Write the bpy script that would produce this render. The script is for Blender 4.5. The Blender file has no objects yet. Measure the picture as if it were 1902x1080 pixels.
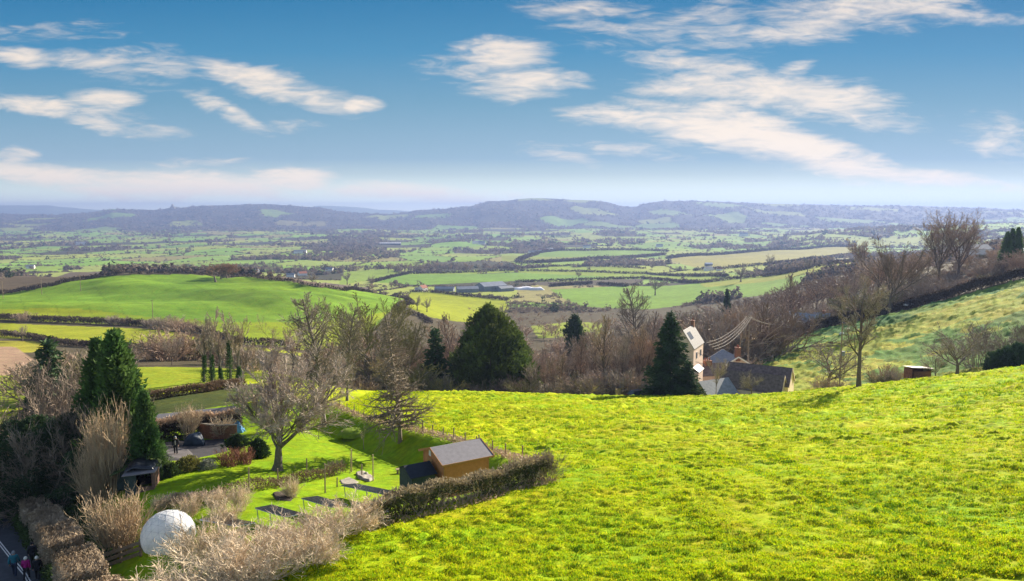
import bpy, math, random
import numpy as np
from math import radians, sin, cos, tan, atan, pi
from mathutils import Vector, Matrix

SC = bpy.context.scene
COL = SC.collection
F, CU, CV, PITCH = 1358.0, 951.0, 540.0, radians(6.2)
SUN_AZ, SUN_EL = radians(40), radians(23)      # azimuth to the right of the viewing direction (+Y)
SUN = np.array([sin(SUN_AZ)*cos(SUN_EL), cos(SUN_AZ)*cos(SUN_EL), sin(SUN_EL)])

# ------------------------------------------------------------------ reading directions
def ray(u, v):
    dx, dy = (u-CU)/F, (v-CV)/F
    fy = cos(PITCH)-dy*sin(PITCH)
    return dx/fy, -(sin(PITCH)+dy*cos(PITCH))/fy        # x/y , z/y

# ------------------------------------------------------------------ noise
def _hash(ix, iy, seed):
    h = (ix.astype(np.int64)*374761393 + iy.astype(np.int64)*668265263 + seed*974711) & 0x7fffffff
    h = ((h ^ (h >> 13))*1274126177) & 0x7fffffff
    return ((h ^ (h >> 16)) & 0xffff)/65535.0
def vnoise(x, y, seed=0):
    ix, iy = np.floor(x), np.floor(y)
    fx, fy = x-ix, y-iy
    fx = fx*fx*(3-2*fx); fy = fy*fy*(3-2*fy)
    a = _hash(ix, iy, seed); b = _hash(ix+1, iy, seed); c = _hash(ix, iy+1, seed); d = _hash(ix+1, iy+1, seed)
    return (a*(1-fx)+b*fx)*(1-fy)+(c*(1-fx)+d*fx)*fy
def fbm(x, y, seed=0, octv=4):
    s, a, t = 0, 1.0, 0
    for o in range(octv):
        s = s+a*vnoise(x*2**o, y*2**o, seed+o*17); t += a; a *= .5
    return s/t
def sstep(a, b, x):
    t = np.clip((x-a)/(b-a), 0, 1); return t*t*(3-2*t)

# ------------------------------------------------------------------ terrain
def pchip(x, y, q):
    x = np.asarray(x, float); y = np.asarray(y, float)           # y: (n,) or (n,m)
    h = np.diff(x); shp = (-1,)+(1,)*(y.ndim-1)
    d = np.diff(y, axis=0)/h.reshape(shp)
    m = np.zeros_like(y)
    w1 = (2*h[1:]+h[:-1]).reshape(shp); w2 = (h[1:]+2*h[:-1]).reshape(shp)
    ok = d[1:]*d[:-1] > 0
    den = np.where(ok, w1/np.where(ok, d[:-1], 1)+w2/np.where(ok, d[1:], 1), 1)
    m[1:-1] = np.where(ok, (w1+w2)/den, 0)
    m[0] = d[0]; m[-1] = d[-1]
    i = np.clip(np.searchsorted(x, q)-1, 0, len(x)-2)
    t = (q-x[i])/h[i]; t = np.clip(t, 0, 1).reshape(shp); hh = h[i].reshape(shp)
    return ((2*t**3-3*t**2+1)*y[i]+(t**3-2*t**2+t)*hh*m[i]+(-2*t**3+3*t**2)*y[i+1]+(t**3-t**2)*hh*m[i+1])

COLS = {   # survey columns: distance -> height angle (read as a row)
0:    [(28,1330),(36,1190),(45,1085),(60,960),(80,860),(110,772),(150,720),(210,668),(260,640),(330,603),(400,572),(470,551),(520,541),(560,537),(600,531),(760,512),(900,525),(1100,514),(1400,500),(2000,478),(3000,455),(5000,430)],
250:  [(28,1260),(35,1150),(42,1050),(52,930),(64,846),(85,776),(100,735),(130,684),(180,664),(260,640),(310,612),(340,602),(420,560),(500,523),(560,510),(620,508),(800,522),(1100,512),(1400,500),(2000,478),(3000,455),(5000,430)],
480:  [(28,1130),(37,1000),(52,875),(64,818),(85,752),(110,716),(130,692),(180,672),(260,648),(330,622),(400,577),(500,525),(560,513),(620,513),(800,528),(1000,520),(1200,508),(1600,488),(2200,470),(3200,450),(5000,428)],
700:  [(28,1085),(36,988),(45,905),(60,842),(80,785),(100,746),(115,729),(120,727),(135,732),(160,735),(200,720),(260,685),(330,650),(400,605),(480,560),(540,548),(600,546),(800,553),(900,541),(1100,520),(1330,505),(1700,487),(2300,468),(3300,448),(5000,427)],
951:  [(28,1080),(36,985),(45,900),(60,840),(80,787),(100,750),(115,734),(121,731),(135,737),(160,742),(200,735),(260,700),(330,665),(420,632),(520,605),(650,580),(750,562),(900,542),(1100,521),(1330,505),(1700,487),(2300,468),(3300,447),(5000,427)],
1200: [(28,1080),(36,982),(45,895),(60,833),(80,782),(100,750),(115,739),(119,738),(135,745),(160,748),(200,735),(260,695),(330,655),(420,620),(520,598),(650,578),(750,561),(900,541),(1100,520),(1330,504),(1700,486),(2300,467),(3300,446),(5000,426)],
1400: [(28,1072),(36,973),(45,887),(60,826),(80,776),(100,745),(112,736),(117,735),(130,740),(150,735),(170,700),(185,682),(205,665),(240,646),(300,630),(400,597),(520,570),(700,540),(900,515),(1000,507),(1200,497),(1700,481),(2300,466),(3300,445),(5000,425)],
1550: [(28,1065),(36,967),(45,878),(60,816),(80,765),(98,733),(108,725),(114,724),(128,728),(145,710),(165,680),(185,655),(205,633),(230,610),(250,600),(300,582),(400,560),(520,530),(700,505),(880,490),(1000,489),(1200,488),(1700,477),(2300,463),(3300,429),(3900,437),(5000,424)],
1700: [(28,1060),(36,962),(45,870),(60,805),(80,752),(95,722),(105,710),(112,708),(125,712),(140,700),(160,666),(180,630),(200,600),(222,574),(260,560),(300,535),(340,514),(420,506),(600,500),(900,489),(1300,478),(2300,462),(3300,420),(3900,430),(5000,423)],
1902: [(28,1050),(36,950),(45,855),(60,785),(80,728),(95,695),(103,686),(110,684),(120,690),(135,672),(150,637),(170,588),(190,550),(205,532),(216,518),(240,500),(280,482),(340,466),(450,458),(700,456),(1200,450),(2300,440),(3300,416),(4000,424),(5000,420)],
2200: [(28,1030),(36,930),(45,830),(60,755),(80,690),(95,655),(103,645),(110,640),(120,645),(135,630),(150,585),(170,535),(190,495),(205,478),(216,465),(240,450),(280,432),(340,425),(450,430),(700,440),(1200,445),(2300,440),(3300,416),(4000,424),(5000,418)],
}
COLS[-300] = [(y, v-4) for y, v in COLS[0]]
SKY = [(-600,398),(0,398),(60,399),(103,399),(177,394),(199,389),(240,389),(298,390),(319,385),(335,387),(366,383),(429,381),(480,379),(541,382),(597,386),(614,391),(652,395),(715,399),(760,394),(778,391),(829,388),(874,384),(883,381),(906,374),(941,373),(961,370),(999,368),(1034,370),(1103,373),(1128,376),(1153,383),(1178,385),(1199,378),(1229,374),(1311,374),(1387,377),(1488,380),(1574,382),(1700,383),(1840,387),(1902,391),(2500,396)]
LNY = np.concatenate([np.linspace(math.log(28), math.log(300), 520, endpoint=False), np.linspace(math.log(300), math.log(20000), 700)])
AG = np.linspace(-1.05, 1.05, 561)
def _terrain():
    us = sorted(COLS); prof = []; aa = []
    for u in us:
        c = COLS[u]; ly = [math.log(y) for y, v in c]; s = [ray(u, v)[1] for y, v in c]
        prof.append(pchip(ly, s, np.minimum(LNY, math.log(5000)))); aa.append(ray(u, 560)[0])
    S = pchip(aa, np.array(prof), np.clip(AG, aa[0], aa[-1]))       # (a, lny)
    sky = np.interp(AG, [ray(u, 385)[0] for u, v in SKY], [ray(u, v)[1] for u, v in SKY])[:, None]
    # small roughness of the wooded skyline
    sky = sky+(fbm(AG*160, AG*0+3, 5, 3)-.5)[:, None]*.0012
    t = sstep(math.log(5000), math.log(7600), LNY)[None, :]
    S = S*(1-t)+sky*t
    yy = np.exp(LNY)[None, :]; aa2 = AG[:, None]
    S = S+(t*(1-t)*4)*(fbm(aa2*26+5, LNY[None, :]*9, 9, 4)-.5)*.012
    far = sstep(math.log(7700), math.log(12000), LNY)[None, :]
    S = S-far*.02
    mid = sstep(math.log(900), math.log(1600), LNY)[None, :]*(1-t)
    S = S+mid*(fbm(aa2*14, LNY[None, :]*7, 31, 3)-.5)*.006
    return S
SG = _terrain()
def sg(a, y):
    ly = np.log(np.clip(y, 28, 19999))
    fi = np.interp(ly, LNY, np.arange(len(LNY))); j = np.clip(fi.astype(int), 0, len(LNY)-2); fj = fi-j
    fa = np.clip((a-AG[0])/(AG[1]-AG[0]), 0, len(AG)-1.001); i = fa.astype(int); fa = fa-i
    return (SG[i, j]*(1-fa)+SG[i+1, j]*fa)*(1-fj)+(SG[i, j+1]*(1-fa)+SG[i+1, j+1]*fa)*fj
def Hbase(x, y):
    x = np.asarray(x, float); y = np.asarray(y, float); yy = np.maximum(y, 28)
    a = x/yy; hm = sstep(335, 420, y)*(1-sstep(540, 640, y))*(1-sstep(-.26, -.16, a))
    return sg(a, yy)*yy+np.clip(28-y, 0, 70)*.07+hm*(12.0*(fbm(x/75+3, y/55, 23, 3)-.5)-2.2*np.exp(-((y-.25*x-505-12*np.sin(x/30))/9)**2)*sstep(-200, -170, x)*(1-sstep(-105, -85, x)))
def segd(x, y, P):
    best = np.full(np.shape(x), 1e9)
    for (x0, y0), (x1, y1) in zip(P[:-1], P[1:]):
        dx, dy = x1-x0, y1-y0; L = dx*dx+dy*dy+1e-9
        t = np.clip(((x-x0)*dx+(y-y0)*dy)/L, 0, 1)
        best = np.minimum(best, np.hypot(x-x0-t*dx, y-y0-t*dy))
    return best
def inpoly(x, y, P):
    x = np.asarray(x); y = np.asarray(y); r = np.zeros(x.shape, bool)
    n = len(P)
    for i in range(n):
        x0, y0 = P[i]; x1, y1 = P[(i+1) % n]
        if y0 == y1: continue
        c = ((y0 > y) != (y1 > y)) & (x < (x1-x0)*(y-y0)/(y1-y0)+x0)
        r ^= c
    return r
_YS = np.exp(np.linspace(math.log(29), math.log(12000), 2600))
def hit(u, v, fn=None):
    a, s = ray(u, v); z = (fn or H)(a*_YS, _YS)
    k = np.nonzero(z >= s*_YS)[0]
    if len(k) == 0: y = 12000.0
    elif k[0] == 0: y = 29.0
    else:
        i = k[0]; e0 = s*_YS[i-1]-z[i-1]; e1 = z[i]-s*_YS[i]; y = _YS[i-1]+(_YS[i]-_YS[i-1])*e0/(e0+e1+1e-12)
    return (a*y, y)
FENCE = [hit(u, v, Hbase) for u, v in [(585,742),(626,754),(658,770),(704,784),(765,798),(803,809),(843,820),(887,833),(940,850),(1000,868)]]
HEDGE = [(5.0, 49.0), (2.2, 46.0), (-2.5, 41.6), (-7.8, 37.0), (-11.5, 31.8), (-14.5, 28.0)]
GARDEN = FENCE+[HEDGE[1], HEDGE[3], HEDGE[5], (-22, 32), (-29, 44), (-36, 58), (-44, 74), (-38, 84), (-26, 90)]
EDGE = GARDEN[len(FENCE):]+[FENCE[0]]
def H(x, y):
    x = np.asarray(x, float); y = np.asarray(y, float); z = Hbase(x, y)
    m = (y > 27) & (y < 100) & (x < 8) & (x > -60)
    if np.any(m):
        xm, ym = x[m], y[m]
        df = segd(xm, ym, FENCE); dh = segd(xm, ym, HEDGE)
        d = 2.3*sstep(.4, 4.5, df)*(1-sstep(14, 28, df))*sstep(0, 8, segd(xm, ym, EDGE))*inpoly(xm, ym, GARDEN)
        z = np.array(z); z[m] -= d
    return z
def Hs(x, y): return float(H(np.array([x]), np.array([y]))[0])
def G(u, v):
    x, y = hit(u, v); return Vector((x, y, Hs(x, y)))
def GY(u, y):
    x = ray(u, 560)[0]*y; return Vector((x, y, Hs(x, y)))
def zat(v, y): return ray(951, v)[1]*y       # height of row v at distance y

# ------------------------------------------------------------------ mesh / object helpers
def mesh_np(name, V, faces, mats, fm=None, smooth=False, attrs=None):
    me = bpy.data.meshes.new(name); V = np.asarray(V, np.float32).reshape(-1, 3)
    faces = [np.asarray(f, np.int32) for f in faces if len(f)]
    n = sum(len(f) for f in faces); tot = np.concatenate([np.full(len(f), f.shape[1], np.int32) for f in faces])
    loops = np.concatenate([f.ravel() for f in faces])
    me.vertices.add(len(V)); me.vertices.foreach_set('co', V.ravel())
    me.loops.add(len(loops)); me.loops.foreach_set('vertex_index', loops)
    me.polygons.add(n); st = np.zeros(n, np.int32); st[1:] = np.cumsum(tot)[:-1]
    me.polygons.foreach_set('loop_start', st); me.polygons.foreach_set('loop_total', tot)
    if fm is not None: me.polygons.foreach_set('material_index', np.asarray(fm, np.int32))
    me.polygons.foreach_set('use_smooth', np.full(n, smooth))
    for m in (mats if isinstance(mats, (list, tuple)) else [mats]): me.materials.append(m)
    for k, c in (attrs or {}).items():
        at = me.color_attributes.new(k, 'FLOAT_COLOR', 'POINT')
        at.data.foreach_set('color', np.concatenate([c, np.ones((len(c), 1))], 1).astype(np.float32).ravel())
    me.update(calc_edges=True); me.validate()
    return me
def tag(o, label=None, cat=None, group=None, kind=None):
    if label: o['label'] = label
    if cat: o['category'] = cat
    if group: o['group'] = group
    if kind: o['kind'] = kind
    return o
def link(name, data, parent=None, loc=None):
    o = bpy.data.objects.new(name, data); COL.objects.link(o)
    if parent is not None: o.parent = parent
    if loc is not None: o.location = loc
    return o
def thing(name, label, cat, loc=(0, 0, 0), rz=0, group=None, sc=None):
    o = link(name, None, None, loc); o.rotation_euler = (0, 0, rz); o.empty_display_size = .2
    if sc is not None: o.scale = (sc,)*3 if np.isscalar(sc) else sc
    return tag(o, label, cat, group)

class MB:
    """collects quads/tris/ngons of simple shapes"""
    def __init__(s): s.v = []; s.f = []
    def poly(s, pts):
        b = len(s.v); s.v += [tuple(p) for p in pts]; s.f.append(tuple(range(b, b+len(pts)))); return s
    def hexa(s, b, t):            # bottom quad, top quad (same order)
        k = len(s.v); s.v += [tuple(p) for p in b]+[tuple(p) for p in t]
        n = len(b); s.f.append(tuple(k+i for i in reversed(range(n)))); s.f.append(tuple(k+n+i for i in range(n)))
        for i in range(n): j = (i+1) % n; s.f.append((k+i, k+j, k+n+j, k+n+i))
        return s
    def box(s, x0, y0, z0, x1, y1, z1):
        return s.hexa([(x0,y0,z0),(x1,y0,z0),(x1,y1,z0),(x0,y1,z0)], [(x0,y0,z1),(x1,y0,z1),(x1,y1,z1),(x0,y1,z1)])
    def bar(s, p, q, r, n=6, r1=None):
        p = Vector(p); q = Vector(q); d = (q-p).normalized(); a = d.orthogonal().normalized(); b = d.cross(a); r1 = r if r1 is None else r1
        B = [p+(a*cos(2*pi*i/n)+b*sin(2*pi*i/n))*r for i in range(n)]; T = [q+(a*cos(2*pi*i/n)+b*sin(2*pi*i/n))*r1 for i in range(n)]
        return s.hexa(B, T)
    def beam(s, p, q, w, h):      # rectangular bar
        p = Vector(p); q = Vector(q); d = (q-p).normalized(); up = Vector((0, 0, 1))
        a = d.cross(up); a = (a if a.length > .01 else Vector((1, 0, 0))).normalized(); b = a.cross(d)
        c = [(-w/2, -h/2), (w/2, -h/2), (w/2, h/2), (-w/2, h/2)]
        return s.hexa([p+a*i+b*j for i, j in c], [q+a*i+b*j for i, j in c])
    def slab(s, pts, t):          # polygon thickened along its normal
        P = [Vector(p) for p in pts]; n = (P[1]-P[0]).cross(P[2]-P[0]).normalized()
        return s.hexa([p-n*t for p in P], P)
    def build(s, name, mat, parent=None, loc=None, smooth=False, bevel=0):
        me = bpy.data.meshes.new(name); me.from_pydata(s.v, [], s.f); me.materials.append(mat)
        if smooth: me.polygons.foreach_set('use_smooth', [True]*len(me.polygons))
        me.update(); o = link(name, me, parent, loc)
        if bevel:
            m = o.modifiers.new('Bevel', 'BEVEL'); m.width = bevel; m.segments = 1
        return o

# ------------------------------------------------------------------ materials
MATS = {}
def mat(name, col, rough=.85, var=.25, scale=3.0, bump=0, spec=.2, objvar=.0, metal=0, trans=0, coord='Object', hue=0.0):
    if name in MATS: return MATS[name]
    m = bpy.data.materials.new(name); MATS[name] = m; m.use_nodes = True; nt = m.node_tree; N = nt.nodes; L = nt.links
    b = N['Principled BSDF']; b.inputs['Roughness'].default_value = rough; b.inputs['Specular IOR Level'].default_value = spec; b.inputs['Metallic'].default_value = metal
    tc = N.new('ShaderNodeTexCoord'); nz = N.new('ShaderNodeTexNoise'); nz.inputs['Scale'].default_value = scale; nz.inputs['Detail'].default_value = 5
    L.new(tc.outputs[coord], nz.inputs['Vector'])
    hsv = N.new('ShaderNodeHueSaturation'); hsv.inputs['Color'].default_value = (*col, 1)
    mr = N.new('ShaderNodeMapRange'); mr.inputs[1].default_value = .25; mr.inputs[2].default_value = .75; mr.inputs[3].default_value = 1-var; mr.inputs[4].default_value = 1+var
    L.new(nz.outputs['Fac'], mr.inputs[0])
    val = mr.outputs[0]
    if objvar:
        oi = N.new('ShaderNodeObjectInfo'); m2 = N.new('ShaderNodeMapRange'); m2.inputs[3].default_value = 1-objvar; m2.inputs[4].default_value = 1+objvar
        L.new(oi.outputs['Random'], m2.inputs[0]); mm = N.new('ShaderNodeMath'); mm.operation = 'MULTIPLY'; L.new(val, mm.inputs[0]); L.new(m2.outputs[0], mm.inputs[1]); val = mm.outputs[0]
    L.new(val, hsv.inputs['Value'])
    if hue:
        m3 = N.new('ShaderNodeMapRange'); m3.inputs[1].default_value = .3; m3.inputs[2].default_value = .7; m3.inputs[3].default_value = .5-hue; m3.inputs[4].default_value = .5+hue
        n2 = N.new('ShaderNodeTexNoise'); n2.inputs['Scale'].default_value = scale*.37; L.new(tc.outputs[coord], n2.inputs['Vector']); L.new(n2.outputs['Fac'], m3.inputs[0]); L.new(m3.outputs[0], hsv.inputs['Hue'])
    L.new(hsv.outputs[0], b.inputs['Base Color'])
    if bump:
        bp = N.new('ShaderNodeBump'); bp.inputs['Strength'].default_value = bump; bp.inputs['Distance'].default_value = .05
        L.new(nz.outputs['Fac'], bp.inputs['Height']); L.new(bp.outputs[0], b.inputs['Normal'])
    if trans:
        t = N.new('ShaderNodeBsdfTranslucent'); L.new(hsv.outputs[0], t.inputs[0]); mx = N.new('ShaderNodeMixShader'); mx.inputs[0].default_value = trans
        L.new(b.outputs[0], mx.inputs[1]); L.new(t.outputs[0], mx.inputs[2]); L.new(mx.outputs[0], N['Material Output'].inputs[0])
    return m

# ------------------------------------------------------------------ camera, sun, sky
cam = bpy.data.cameras.new('camera'); cam.sensor_width = 36; cam.lens = 36*F/1902; cam.clip_start = .5; cam.clip_end = 60000
co = link('camera', cam, None, (0, 0, 0)); co.rotation_euler = (pi/2-PITCH, 0, 0); SC.camera = co
sl = bpy.data.lights.new('sun', 'SUN'); sl.energy = 5.0; sl.angle = radians(.5); sl.color = (1, .90, .74)
so = link('sun', sl, None, (60, 60, 60)); so.rotation_euler = Vector(-SUN).to_track_quat('-Z', 'Y').to_euler()

W = bpy.data.worlds.new('World'); SC.world = W; W.use_nodes = True
def build_world():
    nt = W.node_tree; N = nt.nodes; L = nt.links
    def math_(op, a, b=None, c=None, clamp=False):
        n = N.new('ShaderNodeMath'); n.operation = op; n.use_clamp = clamp
        for i, x in enumerate((a, b, c)):
            if x is None: continue
            if isinstance(x, (int, float)): n.inputs[i].default_value = x
            else: L.new(x, n.inputs[i])
        return n.outputs[0]
    bg = N['Background']
    st = N.new('ShaderNodeTexSky'); st.sky_type = 'NISHITA'; st.sun_disc = False; st.sun_elevation = SUN_EL; st.sun_rotation = SUN_AZ
    st.air_density = 1.0; st.dust_density = .4; st.ozone_density = 3.0; st.altitude = 100
    tc = N.new('ShaderNodeTexCoord'); sp = N.new('ShaderNodeSeparateXYZ'); L.new(tc.outputs['Generated'], sp.inputs[0])
    yy = math_('MAXIMUM', sp.outputs[1], .05)
    ax = math_('DIVIDE', sp.outputs[0], yy); az = math_('DIVIDE', sp.outputs[2], yy)
    cb = N.new('ShaderNodeCombineXYZ'); L.new(ax, cb.inputs[0]); L.new(az, cb.inputs[1])
    # wind-drawn noise : along a gentle slope
    rot = N.new('ShaderNodeMapping'); rot.inputs['Rotation'].default_value = (0, 0, radians(12)); rot.inputs['Scale'].default_value = (2.5, 11, 1); L.new(cb.outputs[0], rot.inputs[0])
    n1 = N.new('ShaderNodeTexNoise'); n1.inputs['Scale'].default_value = 2.6; n1.inputs['Detail'].default_value = 11; n1.inputs['Roughness'].default_value = .68; n1.inputs['Distortion'].default_value = .7; L.new(rot.outputs[0], n1.inputs['Vector'])
    rot2 = N.new('ShaderNodeMapping'); rot2.inputs['Rotation'].default_value = (0, 0, radians(16)); rot2.inputs['Scale'].default_value = (9, 42, 1); L.new(cb.outputs[0], rot2.inputs[0])
    n2 = N.new('ShaderNodeTexNoise'); n2.inputs['Scale'].default_value = 2.2; n2.inputs['Detail'].default_value = 6; n2.inputs['Distortion'].default_value = 1.2; L.new(rot2.outputs[0], n2.inputs['Vector'])
    # warp coordinates slightly
    w1 = N.new('ShaderNodeTexNoise'); w1.inputs['Scale'].default_value = 5; w1.inputs['Detail'].default_value = 4; L.new(cb.outputs[0], w1.inputs['Vector'])
    wx = math_('ADD', ax, math_('MULTIPLY', math_('SUBTRACT', w1.outputs['Fac'], .5), .10))
    sep = N.new('ShaderNodeSeparateColor'); L.new(w1.outputs['Color'], sep.inputs[0])
    wz = math_('ADD', az, math_('MULTIPLY', math_('SUBTRACT', sep.outputs[1], .5), .05))
    dens = None
    for (u, v, ra, rb, ang, amp) in CLOUDS:
        a0, s0 = ray(u, v); ra /= F; rb /= F; c, s = cos(radians(-ang)), sin(radians(-ang))
        dx = math_('SUBTRACT', wx, a0); dz = math_('SUBTRACT', wz, s0)
        p = math_('DIVIDE', math_('ADD', math_('MULTIPLY', dx, c), math_('MULTIPLY', dz, s)), ra)
        q = math_('DIVIDE', math_('SUBTRACT', math_('MULTIPLY', dz, c), math_('MULTIPLY', dx, s)), rb)
        r2 = math_('ADD', math_('MULTIPLY', p, p), math_('MULTIPLY', q, q))
        e = math_('MULTIPLY', math_('SUBTRACT', 1.0, r2), amp)
        e = math_('MAXIMUM', e, -1.9)
        dens = e if dens is None else math_('MAXIMUM', dens, e)
    nn = math_('ADD', math_('MULTIPLY', math_('SUBTRACT', n1.outputs['Fac'], .5), 3.4), math_('MULTIPLY', math_('SUBTRACT', n2.outputs['Fac'], .5), 1.9))
    d = math_('ADD', math_('ADD', math_('MULTIPLY', dens, .9), nn), .10)
    mr = N.new('ShaderNodeMapRange'); mr.interpolation_type = 'SMOOTHSTEP'; mr.inputs[1].default_value = -.35; mr.inputs[2].default_value = 1.75; L.new(d, mr.inputs[0])
    mask = math_('MULTIPLY', mr.outputs[0], .93)
    front = math_('GREATER_THAN', sp.outputs[1], .05); mask = math_('MULTIPLY', mask, front)
    # clear-sky colour: nishita, deepened with height
    rmp = N.new('ShaderNodeValToRGB'); mrz = N.new('ShaderNodeMapRange'); mrz.inputs[1].default_value = -.02; mrz.inputs[2].default_value = .34; L.new(az, mrz.inputs[0]); L.new(mrz.outputs[0], rmp.inputs[0])
    el = rmp.color_ramp.elements
    for e, (p, c) in zip([el[0], el[1]]+[el.new(q[0]) for q in SKYRAMP[2:]], SKYRAMP): e.position = p; e.color = (*c, 1)
    mix0 = N.new('ShaderNodeMix'); mix0.data_type = 'RGBA'; 
    mfr = N.new('ShaderNodeMapRange'); mfr.inputs[1].default_value = .36; mfr.inputs[2].default_value = .75; mfr.inputs[3].default_value = .993; mfr.inputs[4].default_value = .45; L.new(az, mfr.inputs[0]); L.new(mfr.outputs[0], mix0.inputs[0])
    L.new(st.outputs[0], mix0.inputs[6]); L.new(rmp.outputs[0], mix0.inputs[7])
    crm = N.new('ShaderNodeValToRGB'); L.new(mrz.outputs[0], crm.inputs[0]); crm.color_ramp.elements[0].color = (*CLOUD_LO, 1); crm.color_ramp.elements[1].color = (*CLOUD_HI, 1)
    mix = N.new('ShaderNodeMix'); mix.data_type = 'RGBA'; L.new(mask, mix.inputs[0]); L.new(mix0.outputs[2], mix.inputs[6]); L.new(crm.outputs[0], mix.inputs[7])
    L.new(mix.outputs[2], bg.inputs[0]); bg.inputs[1].default_value = SKYSTR
SKYSTR = .10
SKYRAMP = [(.055, (6.8, 6.8, 5.0)), (1, (.02, .52, 1.30)), (.11, (4.0, 4.4, 3.6)), (.194, (1.9, 2.4, 2.4)), (.25, (1.08, 1.72, 2.15)), (.458, (.55, 1.28, 1.82)), (.64, (.19, .97, 1.72)), (.847, (.03, .66, 1.42))]
CLOUD_LO, CLOUD_HI = (4.4, 3.7, 2.9), (3.2, 2.8, 2.42)
CLOUDS = [  # u, v, half-length, half-height, slope, strength
 (45,100,75,20,4,1.3),(150,112,110,16,10,.9),(60,58,110,12,2,.3),(290,125,130,26,4,.35),
 (480,148,135,30,14,1.2),(600,180,95,22,12,1.1),(680,196,45,15,2,1.5),(420,205,90,18,22,.9),(470,225,38,12,18,.8),
 (55,190,90,18,3,1.2),(190,178,62,16,4,.9),(190,212,120,18,12,.6),(290,235,60,12,14,.4),(555,228,45,10,-8,.35),
 (130,322,230,22,1,1.5),(320,345,240,34,2,1.6),(540,332,90,22,0,1.4),(20,290,40,16,-10,.7),(790,357,180,18,2,1.1),(350,312,120,9,0,.2),
 (930,110,95,36,-2,1.15),(970,160,120,24,-3,1.2),(900,140,110,24,4,.7),
 (1080,15,110,22,0,.8),(1090,52,85,10,0,.5),(1240,120,95,20,8,1.1),(1350,130,80,14,6,.5),(1480,122,40,14,-18,.9),
 (1600,28,200,40,-4,1.15),(1470,58,110,18,-2,.9),(1780,30,110,18,4,.6),(1300,60,120,30,0,.25),
 (1420,170,235,38,3,1.4),(1560,175,100,28,6,.9),(1190,213,150,18,2,1.15),(1330,235,190,42,9,1.5),(1480,275,220,40,14,1.5),(1660,318,185,18,6,1.3),(1540,205,160,26,6,.6),
 (1170,275,80,14,6,.45),(1030,285,60,14,12,.4),(1860,260,60,30,10,.35),(1890,345,60,14,0,.4)]
build_world()

# ------------------------------------------------------------------ haze
def haze():
    o = MB().box(-15000, -160, -215, 15000, 16500, 165).build('haze', bpy.data.materials.new('haze_air'))
    tag(o, 'thin blue winter haze over the whole vale', 'haze', None, 'stuff')
    m = o.data.materials[0]; m.use_nodes = True; N = m.node_tree.nodes; N.remove(N['Principled BSDF'])
    v = N.new('ShaderNodeVolumePrincipled'); v.inputs['Color'].default_value = (.255, .345, .61, 1); v.inputs['Density'].default_value = HAZE_D; v.inputs['Anisotropy'].default_value = HAZE_G
    m.node_tree.links.new(v.outputs[0], N['Material Output'].inputs['Volume'])
HAZE_D, HAZE_G = 1.35e-4, .25
haze()
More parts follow.
